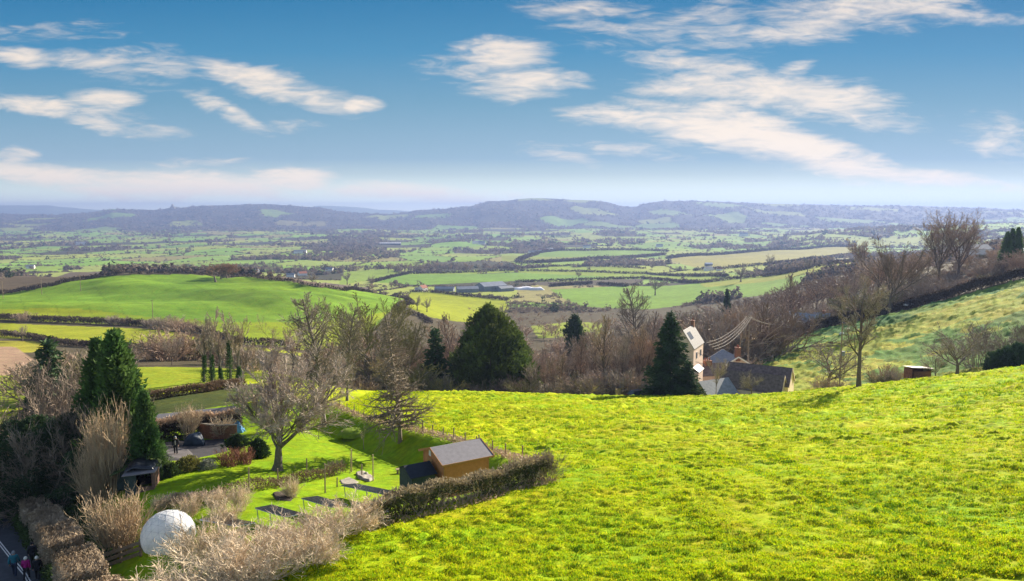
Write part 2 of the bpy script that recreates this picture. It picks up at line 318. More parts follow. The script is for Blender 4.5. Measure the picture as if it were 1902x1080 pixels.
# ------------------------------------------------------------------ ground
GRASS = (.33, .385, .005)
P = lambda *pts: [hit(u, v) for u, v in pts]
def PY(*pts): return [(ray(u, 560)[0]*y, y) for u, y in pts]
FIELDS = [   # colour, outline
 ((.145,.24,.018), P((-300,552),(0,546),(100,528),(190,514),(240,511),(330,510),(402,513),(470,515),(560,529),(640,541),(740,549),(752,556),(736,566),(722,580),(700,604),(640,640),(560,650),(450,640),(330,610),(200,602),(0,594),(-300,594))),
 ((.22,.27,.014), P((-60,575),(120,572),(300,590),(420,600),(560,600),(640,590),(720,580),(640,640),(560,650),(450,640),(330,610),(200,602),(0,594),(-60,594))),
 ((.10,.075,.045), P((-300,540),(0,520),(130,506),(237,501),(190,511),(100,525),(0,543),(-300,548))),
 ((.20,.155,.095), P((240,500),(390,501),(400,506),(330,506),(240,506))),
 ((.25,.27,.02), P((-300,600),(0,600),(200,608),(330,618),(450,645),(560,656),(560,662),(300,648),(200,641),(60,629),(-300,622))),
 ((.27,.25,.03), P((-300,629),(60,634),(110,642),(60,655),(-300,650))),
 ((.22,.265,.018), P((244,683),(370,683),(500,690),(500,704),(380,722),(262,736))),
 ((.30,.20,.13), P((-90,640),(30,645),(62,668),(0,705),(-90,715))),
 ((.20,.24,.02), P((-100,695),(60,695),(200,690),(250,700),(150,740),(-100,745))),
 ((.06,.075,.02), P((262,740),(380,726),(480,712),(500,740),(420,768),(270,772))),  # shade below the small meadow, painted as dark green ground
 ((.24,.27,.015), P((755,549),(762,544),(800,543),(870,551),(935,558),(946,568),(935,592),(850,598),(800,590),(760,572))),
 ((.14,.24,.035), P((690,524),(760,508),(1000,508),(1200,517),(1050,521),(900,524),(780,530))),
 ((.085,.07,.05), P((955,525),(1200,518),(1190,525),(1160,531),(1010,531))),
 ((.15,.25,.03), P((1022,538),(1170,531),(1300,526),(1400,516),(1500,500),(1592,484),(1590,500),(1440,545),(1300,560),(1200,575),(1080,570),(1040,552))),
 ((.24,.26,.03), P((1300,527),(1400,516),(1500,500),(1592,484),(1590,491),(1500,510),(1400,526),(1310,534))),
 ((.20,.26,.03), P((680,509),(950,501),(1040,495),(1150,497),(1340,509),(1440,511),(1400,519),(1200,517),(960,506),(760,510))),
 ((.16,.25,.04), P((960,487),(1005,470),(1040,466),(1240,468),(1230,474),(1150,480),(1000,488))),
 ((.24,.22,.05), P((1240,478),(1300,470),(1400,466),(1590,456),(1590,475),(1500,482),(1420,492),(1330,500),(1270,492))),
 ((.21,.25,.03), P((985,606),(1060,598),(1120,600),(1112,626),(1000,628))),
 ((.18,.25,.04), P((585,528),(640,505),(720,500),(740,506),(690,520),(630,530))),
 ((.16,.12,.09), P((520,518),(600,525),(690,535),(690,541),(600,536),(545,524))),
 ((.24,.24,.05), P((1780,452),(1850,452),(1850,461),(1780,463))),
 ((.19,.22,.045), P((930,475),(1130,478),(1130,484),(930,486))),
 # hillside meadow on the right
 ((.235,.265,.03), PY((1385,150),(1380,176),(1420,235),(1500,235),(1700,222),(1902,214),(2300,214),(2300,128),(1902,128),(1700,130),(1550,130),(1470,140))),
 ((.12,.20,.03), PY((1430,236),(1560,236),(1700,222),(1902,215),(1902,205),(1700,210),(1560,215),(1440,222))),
]
LAWN = (.19, .29, .006)
def cover(x, y):
    n = len(x); C = np.zeros((n, 3)); C[:] = (.085, .07, .042)
    C[(y < 132)] = GRASS
    # vale fields : irregular parcels
    far = y > 700
    cx, cy = 165.0, 250.0
    wx = x+40*(fbm(x/300, y/300, 3, 2)-.5); wy = y+70*(fbm(x/260, y/260, 8, 2)-.5)
    big = y > 5200
    wx = np.where(big, wx/1.9, wx); wy = np.where(big, wy/1.9, wy)
    ix, iy = np.floor(wx/cx), np.floor(wy/cy)
    d1 = np.full(n, 1e9); d2 = np.full(n, 1e9); hid = np.zeros(n)
    for i in (-1, 0, 1):
        for j in (-1, 0, 1):
            gx, gy = ix+i, iy+j
            px = (gx+.15+.7*_hash(gx, gy, 11))*cx; py = (gy+.15+.7*_hash(gx, gy, 12))*cy
            d = np.hypot(wx-px, (wy-py)*.7); h = _hash(gx, gy, 13)
            upd = d < d1; d2 = np.where(upd, d1, np.minimum(d2, d)); hid = np.where(upd, h, hid); d1 = np.where(upd, d, d1)
    pal = 1.2*np.array([(.14,.22,.04),(.17,.24,.04),(.22,.25,.05),(.15,.25,.04),(.20,.18,.07),(.13,.21,.045),(.18,.23,.05),(.21,.24,.06),(.16,.24,.05),(.05,.048,.03),(.055,.05,.035),(.05,.05,.03)])
    k = np.clip((hid*len(pal)).astype(int), 0, len(pal)-1)
    k2 = np.where(big & (hid > np.where(y > 6000, .22, .38)), len(pal)-2, k)
    C[far] = pal[k2[far]]; C[big] *= .8
    edge = (d2-d1)
    for col, poly in FIELDS:
        m = inpoly(x, y, poly); C[m] = col
        edge = np.where(m, 1e9, edge)
    near = (y < 140) & (x < 10)
    if near.any():
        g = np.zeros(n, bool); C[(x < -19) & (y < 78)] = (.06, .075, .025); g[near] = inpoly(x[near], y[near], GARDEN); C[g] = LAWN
    return C, edge, k2
ROUGH = (0, 0, 0)
def ground_mat():
    m = bpy.data.materials.new('meadow_ground'); m.use_nodes = True; nt = m.node_tree; N = nt.nodes; L = nt.links; b = N['Principled BSDF']
    b.inputs['Roughness'].default_value = .95; b.inputs['Specular IOR Level'].default_value = .05
    at = N.new('ShaderNodeVertexColor'); at.layer_name = 'cover'; tc = N.new('ShaderNodeTexCoord')
    def noise(scale, det=5, rough=.6):
        n = N.new('ShaderNodeTexNoise'); n.inputs['Scale'].default_value = scale; n.inputs['Detail'].default_value = det; n.inputs['Roughness'].default_value = rough; L.new(tc.outputs['Object'], n.inputs['Vector']); return n.outputs['Fac']
    def mr(x, a, b_, c, d):
        n = N.new('ShaderNodeMapRange'); n.inputs[1].default_value = a; n.inputs[2].default_value = b_; n.inputs[3].default_value = c; n.inputs[4].default_value = d; L.new(x, n.inputs[0]); return n.outputs[0]
    def mul(a, c):
        n = N.new('ShaderNodeMath'); n.operation = 'MULTIPLY'; L.new(a, n.inputs[0]); L.new(c, n.inputs[1]); return n.outputs[0]
    v = mul(mr(noise(1.7), .3, .7, .72, 1.28), mul(mr(noise(.11, 4), .3, .7, .8, 1.2), mr(noise(.012, 4), .3, .7, .88, 1.12)))
    hsv = N.new('ShaderNodeHueSaturation'); L.new(at.outputs['Color'], hsv.inputs['Color']); L.new(v, hsv.inputs['Value'])
    L.new(mr(noise(.5, 6, .7), .3, .7, .475, .525), hsv.inputs['Hue'])
    L.new(hsv.outputs[0], b.inputs['Base Color'])
    bp = N.new('ShaderNodeBump'); bp.inputs['Strength'].default_value = .55; bp.inputs['Distance'].default_value = .12; L.new(noise(3.2, 6, .65), bp.inputs['Height']); L.new(bp.outputs[0], b.inputs['Normal'])
    return m
def ground():
    ys = np.concatenate([np.linspace(-70, 20, 20), np.arange(21, 62, .14), np.arange(62, 125, .3), np.arange(125, 240, .9)])
    ys = np.concatenate([ys, np.exp(np.arange(math.log(240), math.log(15500), .0075))])
    ac = np.concatenate([np.linspace(-2.2, -.84, 24), np.linspace(-.82, .82, 700), np.linspace(.84, 2.2, 24)])
    X = np.outer(ys+32+np.maximum(0, -ys-10)*2, ac); Y = np.repeat(ys[:, None], len(ac), 1)
    x, y = X.ravel(), Y.ravel(); z = H(x, y)
    C, edge, k = cover(x, y)
    lawn = (C == np.array(LAWN)).all(1)
    # tussocks of the rough pasture and of the slope beyond
    amp = np.where((y < 135) & ~lawn, 1.0, 0)*(y > 15)
    t1 = fbm(x*1.9+.3*y, y*2.6, 2, 3); t2 = fbm(x*.33, y*.42, 21, 3); t3 = fbm(x*.9, y*.6, 41, 2)
    tuss = np.clip(t1-.43, 0, 1)**1.15*1.25*(.6+.6*sstep(.35, .7, t2))+(t3-.5)*.16
    # old wheel tracks running down the field
    def groove(p, q, w):
        (x0, y0), (x1, y1) = p, q; L_ = math.hypot(x1-x0, y1-y0); ux, uy = (x1-x0)/L_, (y1-y0)/L_; tt = (x-x0)*ux+(y-y0)*uy; dd = (y-y0)*ux-(x-x0)*uy+.5*np.sin(tt*.12)
        return np.exp(-(dd/w)**2)*sstep(-4, 3, tt)*(1-sstep(L_-2, L_+6, tt))
    tr = sum(groove(hit(*a_), hit(*b_), .38)*k_ for a_, b_, k_ in [((1330, 850), (1800, 1070), 1), ((1400, 840), (1890, 1060), .8), ((1180, 900), (1500, 1075), .5), ((1560, 800), (1895, 930), .6), ((1050, 800), (1300, 990), .35)])
    amp = amp*np.where((x < -14) & (y > 60) | (x < -20), .12, 1)
    t4 = fbm(x*.95+.2*y, y*1.35, 25, 2); z = z+amp*(tuss*.48*(1+.5*sstep(40, 70, y))-tr*.20+np.clip(t4-.5, 0, 1)*.75*sstep(38, 75, y))
    hs = inpoly(x, y, FIELDS[-2][1])
    z = z+hs*(np.clip(fbm(x*.8, y*.8, 51, 3)-.45, 0, 1)*1.9+(fbm(x*.12, y*.12, 52, 2)-.5)*1.0)
    C = np.where((hs & (fbm(x*.10, y*.10, 60, 3) > .53))[:, None], C*np.array([.36, .62, .8]), C)  # dark-green shading of the slope, put into the colour as patches
    C = np.where((hs & (fbm(x*.25, y*.25, 61, 3) > .55))[:, None], C*np.array([1.25, 1.05, 1.1]), C)
    # rough pasture : tawny tufts and darker, lusher patches
    dark = sstep(.5, .7, fbm(x*.14+9, y*.17, 71, 4))[:, None]*amp[:, None]; taw = sstep(.52, .72, fbm(x*.8, y*.8, 72, 3))[:, None]*amp[:, None]
    C = C*(1-dark*np.array([.30, .08, .1])); C = C*(1-np.clip(tr, 0, 1)[:, None]*amp[:, None]*np.array([.35, .15, 0])); C = C*(1-taw*.6)+taw*.6*np.array([.36, .32, .01])
    C = C*(1-.15*sstep(.5, .8, tuss*1.1)[:, None]*amp[:, None])
    # combing and tramlines of the drilled hill fields; wide noise paints yellow-lit areas
    hill = inpoly(x, y, FIELDS[0][1]); comb = fbm((x*.3+y*.95)*.06, (x*.95-y*.3)*.008, 81, 3)
    big_ = fbm(x/60, y/90, 83, 3); tram = (np.abs(((x*.82+y*.57)/14) % 1-.5) < .03)
    C = np.where(hill[:, None], C*(.66+.62*comb[:, None])*(1-.18*tram[:, None])*np.stack([.72+.56*big_, .86+.28*big_, 1+0*big_], 1), C)
    nc, nr = len(ac), len(ys)
    i = np.arange(nr*nc).reshape(nr, nc); Q = np.stack([i[:-1, :-1], i[:-1, 1:], i[1:, 1:], i[1:, :-1]], -1).reshape(-1, 4)
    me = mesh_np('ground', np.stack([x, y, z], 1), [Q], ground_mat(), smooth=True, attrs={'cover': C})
    tag(link('ground', me), kind='structure')
    # farther hills in the gaps of the skyline
    sk = [(-900,384),(-200,384),(0,382),(90,382),(150,388),(240,394),(560,394),(589,382),(642,384),(677,386),(703,390),(740,391),(800,396),(1200,400),(2600,400)]
    a = np.linspace(-1.1, 1.1, 400); top = np.interp(a, [ray(u, 385)[0] for u, v in sk], [ray(u, v)[1] for u, v in sk])+(fbm(a*70, a*0, 4, 3)-.5)*.0008
    rows = [(11300, -.03), (12000, -.008), (13000, 0), (14500, -.02)]
    V = np.concatenate([np.stack([a*yy, np.full_like(a, yy), (top+d)*yy-(0 if d == 0 else 20)], 1) for yy, d in rows]); n = len(a)
    i = np.arange(len(rows)*n).reshape(len(rows), n); Q = np.stack([i[:-1, :-1], i[:-1, 1:], i[1:, 1:], i[1:, :-1]], -1).reshape(-1, 4)
    V[:, 2] = np.minimum(V[:, 2], 140)
    tag(link('hills', mesh_np('hills', V, [Q], mat('far_hill', (.10, .13, .05), var=.5, scale=.003), smooth=True)), kind='structure')
ground()
# ------------------------------------------------------------------ plant generators (all numpy)
def norm(v): return v/(np.linalg.norm(v, axis=-1, keepdims=True)+1e-9)
def grow(rg, P0, D, L, R, K, up, wob, taper=.35):
    n = len(P0); pts = [P0]; d = D.copy()
    for k in range(K):
        d = norm(d+np.array([0, 0, 1.0])*np.reshape(up, (-1, 1) if np.ndim(up) else ())+rg.normal(0, wob, (n, 3)))
        pts.append(pts[-1]+d*(L/K)[:, None])
    rad = R[:, None]*np.linspace(1, taper, K+1)[None, :]
    return np.stack(pts, 1), rad
def kids(rg, pts, rad, L, m, t0, t1, ang, sd, lr, prof='round', rr=.62):
    n, K1, _ = pts.shape; K = K1-1
    t = t0+(t1-t0)*((np.arange(m)[None, :]+rg.random((n, m)))/m); q = np.clip(t*K, 0, K-1e-4); i = q.astype(int); f = (q-i)[..., None]
    ar = np.arange(n)[:, None]
    p = pts[ar, i]*(1-f)+pts[ar, i+1]*f; T = norm(pts[ar, i+1]-pts[ar, i]); r = rad[ar, i]*(1-f[..., 0])+rad[ar, i+1]*f[..., 0]
    ref = np.where(np.abs(T[..., 2:3]) > .9, np.array([1.0, 0, 0]), np.array([0, 0, 1.0])); U = norm(np.cross(T, ref)); Wv = np.cross(T, U)
    ph = np.arange(m)[None, :]*2.4+rg.random((n, 1))*6.28+rg.normal(0, .5, (n, m)); th = np.clip(rg.normal(ang, sd, (n, m)), .1, 1.75)
    D = T*np.cos(th)[..., None]+(U*np.cos(ph)[..., None]+Wv*np.sin(ph)[..., None])*np.sin(th)[..., None]
    tt = (t-t0)/(t1-t0+1e-9)
    if prof == 'cone': g = (1-tt)**.85+.10
    elif prof == 'dome': g = np.sqrt(np.clip(1-(tt*1.02-.25)**2/.62, .02, 1))
    elif prof == 'flat': g = np.ones_like(tt)
    else: g = 1-.5*tt
    LL = L[:, None]*lr*g*rg.uniform(.7, 1.2, (n, m))
    return p.reshape(-1, 3), D.reshape(-1, 3), LL.ravel(), np.minimum(r*rr, r).ravel()
def tube(pts, rad, S):
    n, K1, _ = pts.shape; T = norm(np.gradient(pts, axis=1)); ref = np.where(np.abs(T[:, :1, 2:3]) > .85, np.array([1.0, 0, 0]), np.array([0, 0, 1.0]))
    U = norm(np.cross(T, ref)); Wv = np.cross(T, U); a = np.arange(S)*2*pi/S
    V = pts[:, :, None]+(U[:, :, None]*np.cos(a)[None, None, :, None]+Wv[:, :, None]*np.sin(a)[None, None, :, None])*rad[:, :, None, None]
    idx = np.arange(n*K1*S).reshape(n, K1, S); nx = np.roll(idx, -1, 2)
    return V.reshape(-1, 3), np.stack([idx[:, :-1], nx[:, :-1], nx[:, 1:], idx[:, 1:]], -1).reshape(-1, 4)
def ribbon(rg, pts, w0, w1):
    n, K1, _ = pts.shape; T = pts[:, -1]-pts[:, 0]; s = norm(np.cross(T, rg.normal(0, 1, (n, 3))))
    w = np.linspace(w0, w1, K1)[None, :, None]*rg.uniform(.7, 1.3, (n, 1, 1))/2
    V = np.stack([pts-s[:, None]*w, pts+s[:, None]*w], 2); idx = np.arange(n*K1*2).reshape(n, K1, 2)
    return V.reshape(-1, 3), np.stack([idx[:, :-1, 0], idx[:, :-1, 1], idx[:, 1:, 1], idx[:, 1:, 0]], -1).reshape(-1, 4)
def join(parts):
    V, Fq, o = [], [], 0
    for v, f in parts: V.append(v); Fq.append(f+o); o += len(v)
    return (np.concatenate(V), np.concatenate(Fq)) if V else (np.zeros((0, 3)), np.zeros((0, 4), int))
def leaves(rg, C, size, outw=None, stretch=1.6, k=1):
    """small triangles round the points C"""
    C = np.repeat(C, k, 0); n = len(C); o = norm(rg.normal(0, 1, (n, 3)))
    if outw is not None: o = norm(o*.7+np.repeat(outw, k, 0))
    s = norm(np.cross(o, rg.normal(0, 1, (n, 3)))); z = size*rg.uniform(.6, 1.4, (n, 1)); c = C+rg.normal(0, 1, (n, 3))*size*.8
    V = np.stack([c-s*z*.5, c+s*z*.5, c+o*z*stretch], 1).reshape(-1, 3)
    return V, np.arange(n*3).reshape(-1, 3)
A = lambda *v: np.array(v, float)
def bare(seed, Ht, tr, trunkL, lv1, lv2, lv3, lv4, tw=.03, lean=0, K0=6, stems=1, spread=.25, up=(.02, .08, .08, .06), side=6, rr0=.62):
    """deciduous tree in winter; lvN = (count, t0, t1, angle, length ratio, profile)"""
    rg = np.random.default_rng(seed)
    if stems == 1: P0 = np.zeros((1, 3)); D = norm(A(lean, 0, 1)[None]); L = np.array([trunkL*Ht]); R = np.array([tr])
    else:
        an = np.arange(stems)*2*pi/stems+rg.random(stems)*.8; th = spread*rg.uniform(.3, 1.2, stems)
        P0 = np.stack([np.cos(an), np.sin(an), an*0], 1)*(tr*2.2*rg.random((stems, 1))); D = np.stack([np.cos(an)*np.sin(th), np.sin(an)*np.sin(th), np.cos(th)], 1)
        L = trunkL*Ht*rg.uniform(.65, 1.1, stems); R = tr*rg.uniform(.5, 1, stems)
    wood, tw_ = [], []
    p, r = grow(rg, P0, D, L, R, K0, up[0], .05); r[:, 0] *= 1.35; wood.append(tube(p, r, side))
    for li, lv in enumerate((lv1, lv2, lv3, lv4)):
        if lv is None: break
        m, t0, t1, an, lr, pf = lv
        last = li == 3 or (lv1, lv2, lv3, lv4, None)[li+1] is None
        P0, D, L2, R2 = kids(rg, p, r, L, m, t0, t1, an, .18, lr, pf, rr0 if li == 0 else .62); L = L2
        Kk = (5, 4, 3, 3)[li]
        p, r = grow(rg, P0, D, L, np.maximum(R2, tw*.4), Kk, up[min(li+1, 3)], (.10, .13, .16, .18)[li])
        if last: tw_.append(ribbon(rg, p, tw, tw*.35))
        elif li < 2: wood.append(tube(p, r, 5 if li == 0 else 4))
        else: tw_.append(tube(p, np.minimum(r, tw*1.1), 3))
    wv, wf = join(wood); cv, cf = join(tw_)
    h = max(wv[:, 2].max(), cv[:, 2].max()); k = Ht/h
    return dict(H=Ht, trunk=(wv*k, wf), crown=(cv*k, cf))
def conifer(seed, Ht, Rb, nb, droop, dens, size, tr=.25, base=.06, power=.9):
    rg = np.random.default_rng(seed); p, r = grow(rg, np.zeros((1, 3)), A(0, 0, 1)[None], np.array([Ht*.98]), np.array([tr]), 8, 0, .008, .12); trunk = tube(p, r, 7)
    t = base+(1-base)*(np.arange(nb)+rg.random(nb))/nb; z = t*Ht*.98; an = np.arange(nb)*2.4+rg.normal(0, .3, nb); l = Rb*((1-t)**power+.04)*rg.uniform(.55, 1.15, nb)
    el = .45*t-droop; D = np.stack([np.cos(an)*np.cos(el), np.sin(an)*np.cos(el), np.sin(el)], 1); P0 = np.stack([t*0, t*0, z], 1)
    bp, br = grow(rg, P0, D, l, np.full(nb, .05), 4, .05, .05); wood = tube(bp, br, 4)
    m = np.maximum(3, (l*dens).astype(int)); ii = np.repeat(np.arange(nb), m); f = rg.uniform(.12, 1.02, len(ii))**.75; q = np.clip(f*4, 0, 3.999); i = q.astype(int); fr = (q-i)[:, None]
    C = bp[ii, i]*(1-fr)+bp[ii, i+1]*fr; dirn = norm(bp[ii, i+1]-bp[ii, i]); C = C+rg.normal(0, 1, C.shape)*A(.09, .09, .05)*l[ii][:, None]
    lv = leaves(rg, C, size, dirn+A(0, 0, -.25), 1.7, 4)
    return dict(H=Ht, trunk=join([trunk, wood]), leaf=lv)
def evergreen(seed, Ht, Wd, n, size, prof, lump=.22, tr=.3, base=.04):
    rg = np.random.default_rng(seed); trunk = tube(*grow(rg, np.zeros((1, 3)), A(0, 0, 1)[None], np.array([Ht*.8]), np.array([tr]), 5, 0, .02, .2), 7)
    h = base+(1-base)*rg.random(n*3); an = rg.random(n*3)*2*pi; pr = np.interp(h, [p[0] for p in prof], [p[1] for p in prof])
    keep = rg.random(n*3) < (pr*.8+.25); h, an, pr = h[keep][:n], an[keep][:n], pr[keep][:n]
    fr = rg.random(len(h))**.45; lp = 1+lump*2*(fbm(np.cos(an)*2.2+seed, np.sin(an)*2.2+h*7, seed, 3)-.5)*1.6
    R = Wd/2*pr*lp*fr; C = np.stack([np.cos(an)*R, np.sin(an)*R, h*Ht], 1)
    gap = fbm(np.cos(an)*3+9, h*11+np.sin(an)*3, seed+5, 2) > .33; C = C[gap]
    out = norm(np.stack([np.cos(an), np.sin(an), an*0+.9], 1))[gap]
    return dict(H=Ht, trunk=trunk, leaf=leaves(rg, C, size, out, 1.7, 7))
def shrub(seed, Ht, Wd, stems, m1, m2, tw, upb=.10, fan=.55):
    rg = np.random.default_rng(seed); an = rg.random(stems)*6.28; rr = np.sqrt(rg.random(stems))*Wd*.22
    P0 = np.stack([np.cos(an)*rr, np.sin(an)*rr, rr*0], 1); th = rg.random(stems)*fan; D = np.stack([np.cos(an)*np.sin(th), np.sin(an)*np.sin(th), np.cos(th)], 1)
    L = Ht*rg.uniform(.6, 1.05, stems); p, r = grow(rg, P0, D, L, np.full(stems, tw*.9), 5, upb, .10); wood = tube(p, r, 4)
    P0, D, L, R = kids(rg, p, r, L, m1, .2, .98, .5, .2, .42, 'round'); p, r = grow(rg, P0, D, L, R, 3, upb, .14); a = ribbon(rg, p, tw*.9, tw*.5)
    P0, D, L, R = kids(rg, p, r, L, m2, .15, 1, .55, .25, .55, 'round'); p, r = grow(rg, P0, D, L, R, 2, upb, .16); b = ribbon(rg, p, tw*.7, tw*.3)
    return dict(H=Ht, trunk=wood, crown=join([a, b]))

# bark and twig colours
M_BARK = mat('grey_bark', (.17, .145, .115), var=.4, scale=6, bump=.4, objvar=.15)
M_BARK2 = mat('brown_bark', (.13, .10, .075), var=.4, scale=6, bump=.4, objvar=.15)
M_BARKL = mat('larch_bark', (.23, .18, .13), var=.4, scale=6, bump=.4)
M_TWIG = mat('grey_twigs', (.34, .275, .215), var=.3, scale=.8, objvar=.18)
M_TWIGL = mat('light_grey_twigs', (.43, .345, .275), var=.3, scale=.8)
M_TWIGD = mat('dull_twigs', (.26, .20, .15), var=.4, scale=.8, objvar=.25)
M_TWIGB = mat('beige_twigs', (.60, .48, .335), var=.35, scale=.9, objvar=.15)
M_TWIGP = mat('purple_brown_twigs', (.36, .265, .185), var=.3, scale=.5, objvar=.35, hue=.015)
M_TWIGO = mat('tawny_shoots', (.46, .34, .21), var=.35, scale=1.2, objvar=.1)
M_TWIGR = mat('red_stems', (.24, .11, .075), var=.3, scale=2)
M_TWIGG = mat('olive_twigs', (.21, .19, .085), var=.3, scale=.8, objvar=.2)
M_EVER = mat('dark_evergreen', (.042, .078, .028), var=.5, scale=.6, objvar=.15, trans=.15)
M_CYP = mat('cypress_green', (.072, .14, .032), var=.6, scale=.5, objvar=.1, trans=.25, hue=.02)
M_YEW = mat('yew_green', (.095, .135, .028), var=.6, scale=.3, objvar=.1, trans=.2, hue=.02)
M_IVY = mat('ivy_green', (.05, .10, .022), var=.5, scale=2, trans=.15)
M_LEAFB = mat('dead_hedge_leaf', (.20, .135, .08), var=.4, scale=1.5, objvar=.1, trans=.15)
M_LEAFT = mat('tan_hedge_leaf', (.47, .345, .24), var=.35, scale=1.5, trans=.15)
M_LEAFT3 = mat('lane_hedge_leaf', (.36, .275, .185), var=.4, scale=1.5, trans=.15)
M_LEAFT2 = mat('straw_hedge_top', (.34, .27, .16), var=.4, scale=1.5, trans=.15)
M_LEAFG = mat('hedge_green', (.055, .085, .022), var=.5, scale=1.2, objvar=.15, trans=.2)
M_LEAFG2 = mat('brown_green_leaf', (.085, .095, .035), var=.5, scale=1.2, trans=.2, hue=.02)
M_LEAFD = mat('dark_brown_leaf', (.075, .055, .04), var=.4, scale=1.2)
M_SHRUBY = mat('olive_shrub', (.20, .19, .05), var=.4, scale=2, trans=.2)
M_SILVER = mat('silver_shrub', (.22, .23, .19), var=.3, scale=2, trans=.1)

PROTO = {}
FARP = []
def proto(k, g, mt, mc):
    mesh = {}
    if 'trunk' in g: mesh['trunk'] = mesh_np(k+'_trunk', g['trunk'][0], [g['trunk'][1]], mt, smooth=True)
    c = g.get('crown') or g.get('leaf'); mesh['crown'] = mesh_np(k+'_crown', c[0], [c[1]], mc)
    one = mesh_np(k, np.concatenate([g['trunk'][0], c[0]]), [g['trunk'][1], c[1]+len(g['trunk'][0])], [mt, mc], fm=np.r_[np.zeros(len(g['trunk'][1])), np.ones(len(c[1]))])
    PROTO[k] = (mesh, one, g['H'])
rnd = random.Random(7)
def plant(k, name, label, cat, loc, h, wide=1.0, rz=None, group=None, parts=True, crown='crown', sink=.1):
    mesh, one, H0 = PROTO[k]; s = h/H0; rz = rnd.uniform(0, 6.28) if rz is None else rz; loc = Vector(loc)-Vector((0, 0, sink))
    if parts:
        t = thing(name, label, cat, loc, rz, group, (s*wide, s*wide, s))
        link('trunk', mesh['trunk'], t); link(crown, mesh['crown'], t)
    else:
        t = link(name, one, None, loc); t.rotation_euler = (0, 0, rz); t.scale = (s*wide, s*wide, s); tag(t, label, cat, group)
    return t
def plant_px(k, name, label, cat, u, vtop, vbase=None, y=None, **kw):
    p = G(u, vbase) if vbase else GY(u, y)
    return plant(k, name, label, cat, p, zat(vtop, p.y)-p.z, **kw)

# prototypes -----------------------------------------------------
proto('oak', bare(3, 9, .27, .26, (16, .50, 1, .80, 1.75, 'flat'), (9, .2, 1, .62, .55, 'round'), (8, .15, 1, .6, .5, 'round'), (17, .1, 1, .55, .6, 'round'), tw=.026, rr0=.42), M_BARK, M_TWIGL)
M_TWIGRU = mat('russet_twigs', (.30, .17, .10), var=.3, scale=.5, objvar=.2)
proto('russet', bare(8, 9, .25, .3, (8, .5, 1, .75, 1.2, 'flat'), (7, .2, 1, .65, .55, 'round'), (7, .15, 1, .6, .5, 'round'), (4, .1, 1, .55, .6, 'round'), tw=.09), M_BARK2, M_TWIGRU)
proto('field_oak', bare(5, 9, .3, .32, (9, .6, 1, .85, 1.25, 'flat'), (8, .2, 1, .65, .55, 'round'), (7, .15, 1, .6, .55, 'round'), (4, .1, 1, .55, .6, 'round'), tw=.06), M_BARK2, M_TWIG)
proto('alder', bare(11, 15, .24, .97, (46, .16, .98, .95, .26, 'dome'), (9, .2, 1, .7, .5, 'round'), (12, .1, 1, .6, .6, 'round'), None, tw=.036, K0=9, up=(.0, .10, .08, .05)), M_BARK, M_TWIG)
proto('alder_thin', bare(12, 15, .16, .97, (34, .22, .98, .8, .2, 'dome'), (6, .2, 1, .7, .55, 'round'), (6, .1, 1, .6, .55, 'round'), None, tw=.035, K0=8, up=(.0, .14, .1, .08)), M_BARK2, M_TWIGP)
proto('vase', bare(17, 12, .24, .30, (9, .6, 1, .55, 1.7, 'flat'), (9, .2, 1, .55, .48, 'round'), (8, .15, 1, .5, .5, 'round'), (9, .1, 1, .5, .55, 'round'), tw=.04, up=(.02, .12, .12, .1)), M_BARK, M_TWIGG)
proto('ivy_ash', bare(19, 13, .32, .62, (8, .45, 1, .5, .62, 'flat'), (7, .2, 1, .55, .5, 'round'), (7, .15, 1, .5, .5, 'round'), (8, .1, 1, .5, .6, 'round'), tw=.075, up=(.03, .14, .12, .1), lean=.08), M_BARK, M_TWIGL)
proto('larch', bare(23, 12, .21, .99, (105, .12, .99, 1.5, .29, 'cone'), (11, .15, 1, .8, .40, 'flat'), (6, .15, 1, .7, .45, 'round'), None, tw=.024, K0=10, up=(0, .015, -.02, -.02)), M_BARKL, M_TWIG)
proto('beech', bare(29, 22, .42, .30, (11, .5, 1, .55, 1.75, 'flat'), (9, .2, 1, .55, .5, 'round'), (8, .15, 1, .5, .5, 'round'), (9, .1, 1, .5, .55, 'round'), tw=.055, up=(.02, .07, .08, .06)), M_BARK2, M_TWIGP)
proto('crooked', bare(31, 13, .27, .55, (7, .45, 1, .9, .7, 'flat'), (7, .2, 1, .75, .55, 'round'), (7, .15, 1, .65, .5, 'round'), (6, .1, 1, .55, .55, 'round'), tw=.035, lean=.1, up=(.0, .03, .06, .06)), M_BARK2, M_TWIGP)
proto('upright', bare(33, 14, .26, .62, (11, .35, 1, .75, .40, 'flat'), (8, .2, 1, .7, .55, 'round'), (8, .15, 1, .6, .5, 'round'), (8, .1, 1, .55, .6, 'round'), tw=.04, lean=.04, up=(.0, .06, .08, .06)), M_BARK2, M_TWIG)
proto('apple', bare(37, 5, .13, .3, (8, .5, 1, .9, 1.3, 'flat'), (8, .2, 1, .7, .55, 'round'), (7, .15, 1, .6, .55, 'round'), (4, .1, 1, .6, .6, 'round'), tw=.025, up=(.0, .05, .08, .08)), M_BARK2, M_TWIG)
proto('sapling', bare(41, 2.6, .035, .7, (9, .4, 1, .6, .35, 'round'), (5, .2, 1, .5, .5, 'round'), (3, .1, 1, .5, .5, 'round'), None, tw=.012), M_BARK, M_TWIGB)
for i, sd in enumerate((43, 47, 53)):
    proto('mid%d' % i, bare(sd, 11, .2, .35+.08*i, (8, .45, 1, .6, 1.2, 'flat'), (8, .2, 1, .6, .52, 'round'), (8, .15, 1, .55, .55, 'round'), (3, .1, 1, .5, .6, 'round'), tw=.075, up=(.02, .1, .1, .1)), M_BARK2, (M_TWIGP, M_TWIGP, M_TWIG)[i])
